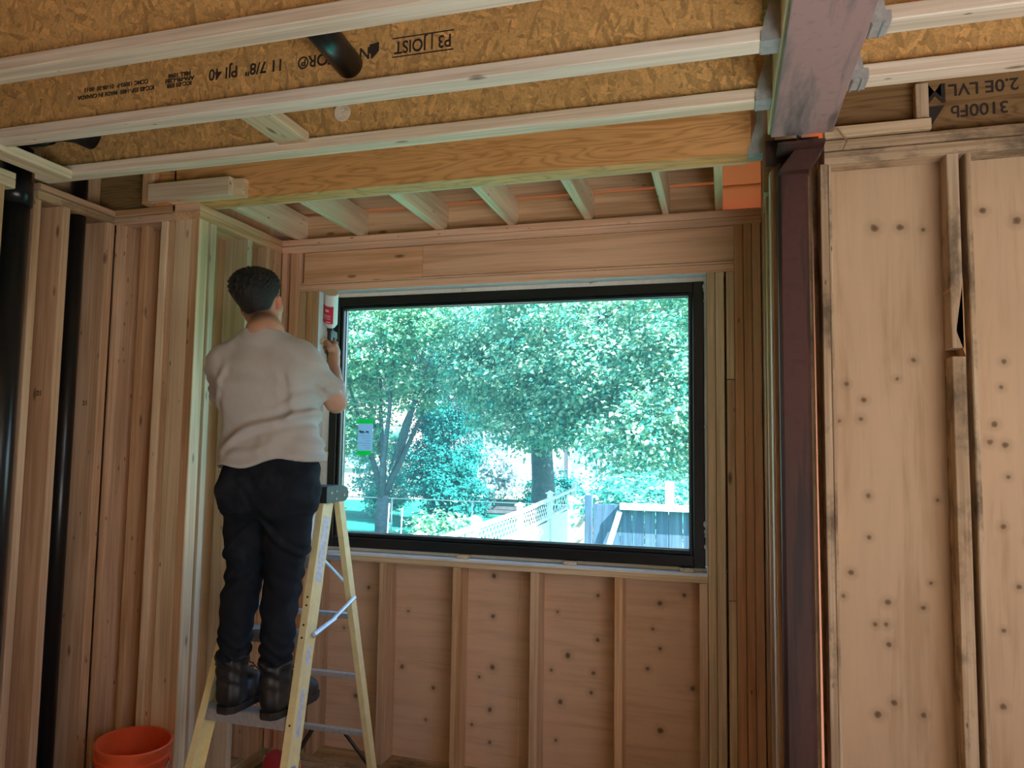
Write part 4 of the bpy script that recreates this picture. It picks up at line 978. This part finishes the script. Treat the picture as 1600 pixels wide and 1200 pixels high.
# --- boots
s = NB('dusty_black_leather'); n1 = s.noise(s.coords((22, 22, 22), False), 1, 5, .65); n2 = s.noise(s.coords((70, 70, 70), False), 1, 3)
col = s.mix(s.ramp(n1, [(.5, 0.0), (.72, .55)]), (.016, .016, .017), (.075, .062, .05)); M_boot = s.out(col, .48, n2, .25, .002, .45)
M_sole = mat_plain('boot_sole', (.035, .03, .026), .8, 0, .2, .4, 40)
M_lace = mat_plain('boot_lace', (.03, .03, .032), .7)
def boot(cx, hy, z0, yaw, A_):
    R2 = lambda a, b: (cx + a * math.cos(yaw) - b * math.sin(yaw), hy + a * math.sin(yaw) + b * math.cos(yaw))
    P_ = lambda a, b, c: (*R2(a, b), z0 + c)
    Bf = Field((cx - .14, hy - .04, z0 - .005), (cx + .14, hy + .34, z0 + .27), .0048)
    Bf.seg(P_(0, .045, .055), P_(0, .10, .055), .046, .045, .02); Bf.seg(P_(0, .10, .055), P_(.004, .22, .045), .045, .046, .02); Bf.seg(P_(.002, .20, .047), P_(0, .245, .044), .049, .044, .02)
    Bf.ell(P_(0, .235, .045), (.052, .058, .044), None, .015)
    Bf.seg(P_(0, .05, .08), (A_[0], A_[1] + .002, z0 + .13), .048, .052, .03); Bf.seg((A_[0], A_[1] + .002, z0 + .13), (A_[0], A_[1], z0 + .205), .053, .066, .02)
    Bf.seg(P_(0, .18, .06), (A_[0], A_[1] + .03, z0 + .15), .04, .036, .03)
    X, Y, Z = Bf.grid()
    F = Bf.F + .003 * np.sin(Z * 130 + X * 40 + Y * 60) * sstep(Z, z0 + .08, z0 + .12) + .002 * np.sin(X * 120 + Y * 90)
    F = np.maximum(F, np.maximum(z0 + .022 - Z, Z - (z0 + .20 + .01 * np.sin(X * 60)))); Bf.F = F.astype(np.float32)
    b = np_mesh('boot', *Bf.mesh(), M_boot, man)
    out = [(.040, .02), (.045, .08), (.043, .13), (.052, .20), (.052, .25), (.036, .292), (0, .304), (-.036, .292), (-.052, .25), (-.052, .20), (-.043, .13), (-.045, .08), (-.040, .02), (-.02, .0), (.02, .0)]
    n = len(out); V = [P_(a, y, .0) for a, y in out] + [P_(a * 1.02, y, .026) for a, y in out]
    mobj('sole', V, [tuple(range(n - 1, -1, -1)), tuple(range(n, 2 * n))] + [(i, (i + 1) % n, (i + 1) % n + n, i + n) for i in range(n)], M_sole, b)
    g = []
    for i in range(5):
        t = i / 4; c = np.array(P_(0, .175 - .075 * t, .105 + .085 * t)); g.append(tube_geo([c + (-.026, -.012, 0), c + (0, .012, .006), c + (.026, -.012, .012)], .003, 6))
    g.append(tube_geo([np.array(P_(.028, .13, .16)), np.array(P_(.055, .15, .12)), np.array(P_(.060, .14, .05))], .0026, 6))
    mobj('laces', *join_geo(g), M_lace, b)
boot(-1.812, 2.430, .684, -.03, AL); boot(-1.625, 2.430, .684, -.06, AR)

# ================================================================== FOAM GUN WITH CAN
gun = empty('foam_gun', (-1.757, 3.03, 2.1)); tag(gun, 'foam gun with a red and white spray can upended on it, in the raised hand', 'foam gun')
M_can = mat_plain('can_white', (.82, .80, .80), .3, 0, .5); M_canr = mat_plain('can_red', (.62, .03, .07), .35, 0, .5); M_tin = mat_plain('can_base_tin', (.72, .60, .44), .5)
CM = Matrix.Translation((-1.760, 3.03, 2.238)) @ Matrix.Rotation(math.radians(40), 4, Vector((.86, .5, 0)))
smooth_by_angle(mobj('can', *lathe_geo([(.012, -.012), (.014, .0), (.024, .006), (.0325, .020), (.0325, .172), (.0335, .174), (.0335, .180), (.031, .182)], 36), M_can, gun, CM), .6)
mobj('can_base', *lathe_geo([(.0315, .1822), (.0295, .1826), (.024, .1822), (.0, .1824)], 36, False), M_tin, gun, CM)
a0, a1 = math.radians(150), math.radians(322); N = 26; zz = (.034, .126)
V = [(.0329 * math.cos(a0 + (a1 - a0) * i / N), .0329 * math.sin(a0 + (a1 - a0) * i / N), z) for z in zz for i in range(N + 1)]
mobj('can_label', V, [(i, i + 1, N + 2 + i, N + 1 + i) for i in range(N)], M_canr, gun, CM, True)
g = []
for (b0, b1, z0, z1) in ((255, 285, .096, .108), (225, 300, .076, .079), (225, 300, .068, .071), (225, 300, .058, .061), (262, 300, .040, .046)):
    a0, a1 = math.radians(b0), math.radians(b1); V = [(.0333 * math.cos(a0 + (a1 - a0) * i / 8), .0333 * math.sin(a0 + (a1 - a0) * i / 8), z) for z in (z0, z1) for i in range(9)]
    g.append((V, [(i, i + 1, 10 + i, 9 + i) for i in range(8)]))
mobj('can_lettering', *join_geo(g), mat_plain('can_pale_print', (.80, .60, .62), .5), gun, CM)
tube('adapter_ring', [CM @ Vector((0, 0, -.022)), CM @ Vector((0, 0, .004))], .015, M_blackp, gun, 16)
bar('gun_body', (-1.752, 3.015, 2.205), (-1.775, 3.10, 2.205), .024, .034, M_blackp, gun)
bar('grip', (-1.752, 3.018, 2.215), (-1.738, 2.995, 2.085), .020, .030, M_blackp, gun, (0, 1, 0), .006)
tube('trigger', [(-1.752, 3.06, 2.19), (-1.748, 3.065, 2.165), (-1.742, 3.05, 2.13)], .005, M_galv, gun, 8)
tube('barrel', [(-1.775, 3.10, 2.207), (-2.085, 3.535, 2.20)], .0055, M_galv, gun, 8)

# ================================================================== OUTSIDE
def mat_leaf(name, c0, c1, transl=.35, rough=.6):
    m = bpy.data.materials.new(name); m.use_nodes = True; t = m.node_tree; t.nodes.clear()
    o = t.nodes.new('ShaderNodeOutputMaterial'); ge = t.nodes.new('ShaderNodeNewGeometry'); rp = t.nodes.new('ShaderNodeValToRGB')
    rp.color_ramp.elements[0].color = (*c0, 1); rp.color_ramp.elements[1].color = (*c1, 1); t.links.new(ge.outputs['Random Per Island'], rp.inputs[0])
    d = t.nodes.new('ShaderNodeBsdfDiffuse'); tr = t.nodes.new('ShaderNodeBsdfTranslucent'); mx = t.nodes.new('ShaderNodeMixShader'); mx.inputs[0].default_value = transl
    t.links.new(rp.outputs[0], d.inputs[0]); t.links.new(rp.outputs[0], tr.inputs[0]); t.links.new(d.outputs[0], mx.inputs[1]); t.links.new(tr.outputs[0], mx.inputs[2]); t.links.new(mx.outputs[0], o.inputs[0])
    return m
M_maple = mat_leaf('maple_leaves', (.03, .33, .27), (.44, .58, .36), .42)
M_cedar = mat_leaf('cedar_needles', (.012, .18, .17), (.04, .28, .25), .3)
M_lime = mat_leaf('lime_leaves', (.035, .35, .25), (.42, .60, .32), .42)
M_far = mat_leaf('distant_leaves', (.04, .35, .31), (.22, .50, .40), .4)
M_bark = mat_plain('grey_bark', (.075, .10, .115), .9, 0, .1, .3, 12)
GZ = -1.0

def crown(name, ells, n_clump, per, size, spread, mat, parent, shell=.55, droop=.4):
    """leaf crown: clumps spread in ellipsoids, each a spray of diamond leaves with thickness from overlap"""
    vol = np.array([e[1][0] * e[1][1] * e[1][2] for e in ells]); vol = vol ** .67; cnt = np.maximum(1, (n_clump * vol / vol.sum()).astype(int)); cs, ns = [], []
    for (c, r), k in zip(ells, cnt):
        u = rng.normal(size=(k, 3)); u /= np.linalg.norm(u, axis=1)[:, None]; rad = (shell + (1 - shell) * rng.random(k)) ** .8
        cs.append(np.array(c) + u * rad[:, None] * np.array(r)); ns.append(u)
    cs, ns = np.concatenate(cs), np.concatenate(ns); K = len(cs)
    sp = spread * (.6 + .8 * rng.random(K))
    off = rng.normal(size=(K, per, 3)) * np.array((1, 1, .55)); pos = cs[:, None] + off * sp[:, None, None] * .6
    nn = ns[:, None] * .5 + np.array((0, 0, .75)) + rng.normal(size=(K, per, 3)) * .45
    pos = pos.reshape(-1, 3); nn = nn.reshape(-1, 3); nn /= np.linalg.norm(nn, axis=1)[:, None]; N = len(pos)
    t = rng.normal(size=(N, 3)); t -= nn * (t * nn).sum(1)[:, None]; t /= np.linalg.norm(t, axis=1)[:, None]; b = np.cross(nn, t)
    sz = size * (.6 + .7 * rng.random(N))[:, None]
    fold_ = nn * sz * .18
    V = np.stack([pos - t * sz * .55, pos - b * sz * .42 + fold_, pos + t * sz * .65 - nn * sz * droop * .3, pos + b * sz * .42 + fold_], 1).reshape(-1, 3)
    Q = np.arange(4 * N).reshape(N, 4)
    o = np_mesh(name, V, Q, mat, parent, False); return o

def tree(name, label, base, trunk_pts, rad, limbs, ells, n_clump, per, size, spread, mat, group=None, **k):
    t = empty(name, base); tag(t, label, 'tree', group)
    g = [tube_geo(trunk_pts, rad, 9)] + [tube_geo(p, r, 7) for p, r in limbs]
    mobj('trunk', *join_geo(g), M_bark, t, I4, True)
    o = crown('crown', ells, n_clump, per, size, spread, mat, t, **k); o['kind'] = 'stuff'
    return t

M_lawn = mat_plain('lawn_green', (.012, .16, .11), .95, 0, .1, .3, 2.5)
lawn = mobj('ground', [(-60, 3.67, GZ), (40, 3.67, GZ), (40, 80, GZ), (-60, 80, GZ), (-60, 24, GZ)], [(0, 1, 2, 3, 4)], M_lawn); tag(lawn, 'green lawn behind the house', kind='structure')
gb = mobj('ground_side', [(7.15, -30, GZ), (40, -30, GZ), (40, 3.67, GZ), (7.15, 3.67, GZ)], [(0, 1, 2, 3)], mat_plain('pale_gravel', (.5, .47, .42), .95, 0, .1, .2, 4)); tag(gb, 'pale ground beside the house', kind='structure')

# big maple over the right half
tree('maple_tree', 'big maple with pale sunlit leaf sprays filling the middle and right of the window', (-4.45, 18.5, GZ),
     [(-4.45, 18.5, GZ), (-4.42, 18.4, .6), (-4.5, 18.3, 2.0), (-4.35, 18.0, 3.6), (-4.2, 17.8, 5.2)], [.36, .30, .26, .2, .1],
     [([(-4.45, 18.3, 1.6), (-3.6, 17.2, 2.6), (-2.4, 16.2, 3.0)], [.14, .10, .05]), ([(-4.5, 18.2, 2.0), (-5.3, 17.3, 3.2), (-6.0, 16.8, 4.2)], [.13, .09, .05]), ([(-4.4, 18, 3.2), (-2.8, 17, 4.6), (-1.6, 16.2, 5.0)], [.12, .08, .04]),
      ([(-3.6, 17.2, 2.6), (-2.4, 15.6, 1.8), (-1.5, 14.4, 1.5)], [.06, .05, .025])],
     [((-3.0, 16.6, 4.3), (3.6, 2.4, 2.6)), ((-2.6, 15.6, 3.0), (2.3, 1.6, 1.3)), ((-1.55, 14.0, 1.75), (1.05, .9, .80)), ((-3.75, 15.6, 2.2), (1.15, .9, .75)), ((-.4, 14.6, 3.2), (1.6, 1.3, 2.2)), ((-5.1, 16.8, 3.3), (1.3, 1.2, 1.4))],
     1000, 80, .088, .38, M_maple, None, shell=.45)
# cedar column
tree('cedar_tree', 'dark blue-green conical cedar left of the big maple', (-8.7, 22.5, GZ), [(-8.7, 22.5, GZ), (-8.7, 22.5, 5.0)], [.2, .05], [],
     [((-8.7, 22.5, 1.3), (1.25, 1.1, 1.5)), ((-8.6, 22.3, 3.2), (1.1, 1.0, 1.8)), ((-8.4, 22.0, 5.2), (.9, .9, 1.6)), ((-8.9, 22.3, .6), (1.0, .9, 1.0))], 520, 64, .075, .28, M_cedar, None, shell=.6)
# slim multi-stem tree at the left
limbs = []
for i, (dx, dz, sp) in enumerate(((-.9, 4.6, .5), (-.3, 5.4, .2), (.35, 5.0, -.2), (.95, 4.4, .3), (1.5, 3.8, .1), (-1.3, 3.6, .2))):
    limbs.append(([(-8.35, 17.2, -.2 + .1 * i), (-8.35 + dx * .25, 17.2 + sp, 1.0), (-8.35 + dx * .65, 17.2 + sp, 2.3), (-8.35 + dx, 17.2 + sp, dz)], [.10, .075, .05, .02]))
for i in range(10):
    a = .4 + .12 * i; limbs.append(([(-8.15 + .04 * i, 17.1, .9 + .13 * i), (-7.8 + .05 * i, 17.0, 1.5 + .16 * i), (-7.35 + .04 * i, 16.9, 2.0 + .2 * i)], [.022, .016, .008]))
tree('slim_tree', 'slim many-stemmed tree with bare grey lower branches behind the window sticker', (-8.35, 17.2, GZ), [(-8.3, 17.2, GZ), (-8.36, 17.2, -.3), (-8.33, 17.2, .3)], [.20, .17, .14], limbs,
     [((-8.7, 17.2, 4.3), (1.7, 1.3, 1.5)), ((-9.3, 17.4, 2.6), (1.1, .9, 1.5)), ((-7.4, 16.9, 4.6), (1.1, 1.0, .9)), ((-7.4, 17.2, 3.0), (.7, .7, .6))], 420, 64, .085, .36, M_lime, None, shell=.4)
tree('side_tree', 'leafy tree at the far left edge of the window glass', (-10.6, 16.2, GZ), [(-10.6, 16.2, GZ), (-10.5, 16.2, 2.5)], [.15, .08], [],
     [((-9.9, 16.0, 1.2), (.9, .8, 1.6)), ((-10.3, 16.0, -.1), (1.0, .8, 1.0)), ((-10.6, 16.0, 3.4), (1.3, .9, 1.8))], 300, 64, .085, .34, M_lime)
def shrub(label, c, r, n, mat, sz=.09, group=None):
    t = empty('shrub', (c[0], c[1], GZ)); tag(t, label, 'shrub', group)
    mobj('stem', *join_geo([tube_geo([(c[0], c[1], GZ), (c[0] + dx * r[0] * .5, c[1], c[2] + r[2] * .2)], [.03, .012], 6) for dx in (-.6, 0, .6)]), M_bark, t, I4, True)
    o = crown('foliage', [(c, r)], n, 48, sz, .26, mat, t, shell=.5); o['kind'] = 'stuff'
shrub('rounded cedar shrub at the foot of the conical cedar', (-8.1, 21.6, -.05), (1.0, .8, 1.0), 110, M_cedar)
shrub('bluish flowering shrub beside the dark deck', (-8.2, 25.0, .6), (1.3, .8, 1.0), 110, mat_leaf('bluish_leaves', (.25, .38, .40), (.55, .62, .66), .3), .11)
shrub('low leafy plant staked behind the lattice fence', (-4.5, 11.6, .1), (.48, .4, .45), 50, M_lime, .08)
shrub('dark green shrub under the maple by the deck edge', (-5.6, 24.5, -.1), (1.1, .7, .9), 110, M_cedar)
shrub('green shrub before the pale house, right of the maple trunk', (-2.2, 23.0, .3), (1.2, .8, 1.2), 120, M_far, .10)
shrub('tall green shrub behind the slim tree trunk', (-11.6, 24.0, .6), (1.2, .8, 1.7), 150, M_far, .10)
shrub('bright green bush above the end of the grey board fence', (-1.2, 11.5, .72), (.85, .7, .50), 90, M_far, .08)
shrub('pale leafy sprigs along the foot of the window view on the lawn', (-6.0, 12.4, -.75), (1.6, .4, .22), 60, M_lime, .06)
for i, (x, y, h, r, lb) in enumerate(((-25, 41, 9, 3.6, 'tall tree in the far row, left end'), (-18, 42, 10, 3.6, 'tall tree in the far row behind the slim tree'), (-11, 41, 10.5, 3.6, 'tall tree in the far row behind the cedar'), (-4, 42, 11, 3.6, 'tall tree in the far row behind the big maple trunk'), (3, 41, 10.5, 3.6, 'tall tree in the far row behind the maple, right side'), (10, 42, 9.5, 3.6, 'tall tree in the far row, right end'))):
    tree('far_tree', lb, (x, y, GZ), [(x, y, GZ), (x + .2, y, h * .5)], [.4, .2], [], [((x, y, h * .62), (r, 2.2, h * .42)), ((x + .8, y - .6, h * .35), (r * .85, 1.8, h * .28))], 420, 40, .26, .75, M_far, None, shell=.5)

# white fence running away from the house, lattice on top
M_white = mat_plain('white_painted_wood', (.66, .66, .65), .6, 0, .3, .05, 10)
wf = empty('white_fence', (-3.4, 13, GZ)); tag(wf, 'white lattice-topped fence running away across the yard', 'fence')
fx, top = -3.4, .56
posts = [(8.0, 0), (10.0, 0), (12.4, 0), (14.7, .06), (17.2, .12)]
for y, dz in posts:
    board('post', fx - .05, fx + .05, y - .05, y + .05, GZ, top + .04 + dz, 'Z', M_white, wf, .006)
    mobj('post_cap', *join_geo([box_geo(fx - .075, fx + .075, y - .075, y + .075, top + .04 + dz, top + .065 + dz), ([(fx - .06, y - .06, top + .065 + dz), (fx + .06, y - .06, top + .065 + dz), (fx + .06, y + .06, top + .065 + dz), (fx - .06, y + .06, top + .065 + dz), (fx, y, top + .11 + dz)], [(0, 1, 4), (1, 2, 4), (2, 3, 4), (3, 0, 4)])]), M_white, wf)
for (y0, d0), (y1, d1) in zip(posts, posts[1:]):
    dip = -.12 if y0 < 12 else 0
    bar('top_rail', (fx, y0 + .05, top - .07 + d0 + dip * 0), (fx, y1 - .05, top - .07 + d1), .07, .06, M_white, wf)
    bar('mid_rail', (fx, y0 + .05, top - .42 + d0), (fx, y1 - .05, top - .42 + d1), .06, .05, M_white, wf)
    bar('bottom_rail', (fx, y0 + .05, GZ + .12), (fx, y1 - .05, GZ + .12), .06, .07, M_white, wf)
    n = 14
    for i in range(n):
        yy = y0 + .07 + (y1 - y0 - .14) * i / n; ww_ = (y1 - y0 - .14) / n
        board('fence_board', fx - .012, fx + .012, yy, yy + ww_ * .96, GZ + .155, top - .445 + d0, 'Z', M_white, wf, .002)
    L = y1 - y0 - .12; nz_ = 13 if y0 < 14 else 9
    for i in range(-3, nz_):
        for sg in (1, -1):
            a = y0 + .06 + L * i / nz_; b = a + .32
            ya, yb = (a, b); za, zb = (top - .395, top - .10)
            if ya < y0 + .06: za += (y0 + .06 - ya) / .32 * .295; ya = y0 + .06
            if yb > y1 - .06: zb -= (yb - (y1 - .06)) / .32 * .295; yb = y1 - .06
            if yb - ya < .03: continue
            if sg < 0: za, zb = top - .10 - (za - (top - .395)), top - .10 - (zb - (top - .395))
            bar('lattice_slat', (fx + .006 * sg, ya, za + d0), (fx + .006 * sg, yb, zb + d0), .007, .024, M_white, wf, (1, 0, 0) if False else (0, 0, 1), .001)
# grey board fence nearer, facing the house
M_grey = mat_lumber('weathered_grey_boards', (.10, .165, .25), (.065, .11, .175), .25, False, .3)
gf = empty('board_fence', (-.3, 8.2, GZ)); tag(gf, 'weathered grey board fence with a pale top rail at the lower right of the window', 'fence')
x = -1.40; i = 0
while x < 1.4:
    wd = (.30, .13, .135, .12, .14, .15)[i % 6]; board('fence_board', x, x + wd - .008, 8.2, 8.222, GZ, 1.035 - .012 * (i % 3), 'Z', M_grey, gf, .002); x += wd; i += 1
M_palewood = mat_lumber('pale_weathered_wood', (.62, .62, .60), (.48, .47, .45), .15, False, .25)
board('top_rail', -1.10, 1.4, 8.13, 8.198, .985, 1.055, 'X', M_palewood, gf)
bar('lean_board', (-1.26, 8.12, .45), (-1.10, 8.15, .97), .06, .02, M_palewood, gf, (0, 1, 0))
board('fence_post', -.62, -.53, 8.24, 8.33, GZ, 1.30, 'Z', M_palewood, gf)
board('fence_post', -.16, -.07, 8.24, 8.33, GZ, 1.28, 'Z', M_palewood, gf)
bp_ = board('bark_post', -1.49, -1.41, 8.16, 8.24, GZ, 1.13, 'Z', M_grey); tag(bp_, 'peeling post at the left end of the grey board fence', 'post')
hb = board('hedge_board', -2.6, 1.6, 12.6, 12.7, GZ, .78, 'X', mat_plain('brown_mulch', (.34, .27, .22), .95, 0, .1, .35, 30)); tag(hb, 'brown retaining wall seen over the grey board fence', 'wall')
# wire fence on the lawn
ch = empty('wire_fence', (-8, 18, GZ)); tag(ch, 'thin pale wire fence crossing the lawn', 'fence')
M_wire = mat_plain('pale_wire', (.7, .72, .72), .5, .3)
for x in (-11.2, -8.45, -6.2, -3.6): tube('fence_post', [(x, 18, GZ), (x, 18, .18)], .022, M_wire, ch, 8)
tube('fence_rail', [(-14, 18, .16), (-3.6, 18, .16)], .014, M_wire, ch, 8)
# deck, stairs, furniture, house far behind
M_deckd = mat_plain('dark_deck_skirt', (.16, .14, .16), .8, 0, .2, .2, 5); M_deck = mat_plain('pale_decking', (.45, .36, .29), .7, 0, .2, .15, 6)
dk = empty('deck', (-7.2, 27, GZ)); tag(dk, 'low dark-sided deck across the neighbouring yard', 'deck')
mobj('skirt', *box_geo(-10.6, -3.4, 26.2, 30, GZ, -.42), M_deckd, dk)
for i in range(9): board('deck_board', -10.6, -3.4, 26.1 + .42 * i, 26.1 + .42 * i + .40, -.42, -.36, 'X', M_deck, dk)
for i in range(4): board('skirt_board', -10.6, -3.4, 26.17, 26.198, GZ + .05 + .14 * i, GZ + .17 + .14 * i, 'X', M_deckd, dk)
st = empty('stairs', (-7.6, 28.2, -.36)); tag(st, 'pale slatted steps rising from the deck', 'stairs')
for i in range(9): board('tread', -8.15 + .02 * i, -7.1 - .02 * i, 27.9 + .16 * i, 28.04 + .16 * i, -.36 + .13 * i, -.28 + .13 * i, 'X', mat_plain('pale_slats', (.5, .41, .34), .7) if i == 0 else bpy.data.materials['pale_slats'], st)
def patio_chair(label, x, y, mat):
    t = empty('patio_chair', (x, y, -.36)); tag(t, label, 'chair', 'dark patio chairs on the deck')
    for dx in (-.24, .24):
        for dy in (-.22, .22): board('leg', x + dx - .02, x + dx + .02, y + dy - .02, y + dy + .02, -.359, .05 if dy < 0 else .62, 'Z', mat, t)
        board('armrest', x + dx - .03, x + dx + .03, y - .24, y + .22, .27, .30, 'Y', mat, t)
    board('seat', x - .24, x + .24, y - .24, y + .22, .05, .09, 'X', mat, t); board('backrest', x - .24, x + .24, y + .20, y + .24, .20, .60, 'X', mat, t)
M_darkm = mat_plain('dark_patio_metal', (.10, .09, .10), .5)
for i, (x, lb) in enumerate(((-10.0, 'dark patio chair at the left end of the deck'), (-9.2, 'dark patio chair beside the pale steps, left one'), (-8.55, 'dark patio chair touching the pale steps'))): patio_chair(lb, x, 27.2, M_darkm)
lg = empty('garden_lounger', (-4.6, 27.0, -.36)); tag(lg, 'white lounger with blue back right of the maple trunk', 'lounger')
board('seat', -4.7, -3.7, 26.7, 27.3, .0, .12, 'X', M_white, lg); bar('backrest', (-4.75, 27, .1), (-5.15, 27, .75), .6, .07, M_white, lg, (0, 1, 0)); 
for x in (-4.6, -3.8): board('leg', x - .04, x + .04, 26.72, 26.8, -.359, .0, 'Z', M_white, lg)
swg = empty('hanging_seat', (-6.1, 26.8, -.36)); tag(swg, 'light blue rounded hanging seat on the far deck', 'seat')
mobj('shell', *ico((-6.1, 26.8, .25), .42, 2, (.75, .7, 1.1)), mat_plain('pale_blue_plastic', (.35, .55, .75), .5), swg, I4, True)
tube('hanger', [(-6.1, 26.8, .6), (-6.1, 26.8, 1.9)], .02, M_white, swg, 6); board('stand', -6.16, -6.04, 26.95, 27.0, -.359, 1.95, 'Z', M_white, swg)
M_brick = NB('pale_brick'); br = M_brick.n('TexBrick'); M_brick.l(M_brick.coords((1, 1, 1), False, (math.pi / 2, 0, 0)), br.inputs['Vector']); br.inputs['Scale'].default_value = 4
br.inputs['Color1'].default_value = (.45, .27, .22, 1); br.inputs['Color2'].default_value = (.55, .36, .30, 1); br.inputs['Mortar'].default_value = (.6, .56, .52, 1); M_brick = M_brick.out(br.outputs['Color'], .85)
M_blued = mat_plain('blue_grey_door', (.22, .36, .55), .5)
def house(name, label, x0, x1, y, z1, wallm, wins):
    t = empty(name, ((x0 + x1) / 2, y + 2, GZ)); tag(t, label, 'house')
    mobj('wall', *box_geo(x0, x1, y, y + 4, GZ, z1), wallm, t)
    V = [(x0 - .4, y - .4, z1), (x1 + .4, y - .4, z1), (x1 + .4, y + 4.4, z1), (x0 - .4, y + 4.4, z1), (x0 + .6, y + 2, z1 + 1.6), (x1 - .6, y + 2, z1 + 1.6)]
    mobj('roof', V, [(3, 2, 1, 0), (0, 1, 5, 4), (1, 2, 5), (2, 3, 4, 5), (3, 0, 4)], M_deckd, t)
    for a, b, c, d in wins:
        w_ = mobj('window', *join_geo([box_geo(a - .08, a, y - .06, y + .02, c, d), box_geo(b, b + .08, y - .06, y + .02, c, d), box_geo(a - .08, b + .08, y - .06, y + .02, d, d + .1), box_geo(a - .08, b + .08, y - .06, y + .02, c - .1, c)]), M_white, t)
        mobj('pane', *box_geo(a, b, y - .03, y - .01, c, d), M_blued, w_)
house('brick_house', 'pinkish brick house wall behind the slim tree', -20.5, -13.4, 30, 4.8, M_brick, ((-16.3, -15.1, .5, 2.6), (-19, -18, .8, 2.4)))
house('white_house', 'pale house wall behind the deck with blue doors', -12.4, 2.5, 31.5, 3.6, mat_plain('beige_siding', (.27, .26, .27), .8, 0, .2, .12, 3), ((-10.3, -9.2, -.3, 1.9), (-6.4, -5.2, -.3, 1.9), (-4.9, -4.2, -.3, 1.9), (-1, .2, .6, 1.9)))
for i, (x, h) in enumerate(((-5.35, .55), (-5.6, .62))):
    o = tube('garden_stake', [(x, 11.7, GZ), (x + .06, 11.7, h)], .012, M_palewood, None, 6); tag(o, ('thin garden stake left of the staked leafy plant, nearer one', 'thin garden stake left of the staked leafy plant, farther one')[i], 'stake')
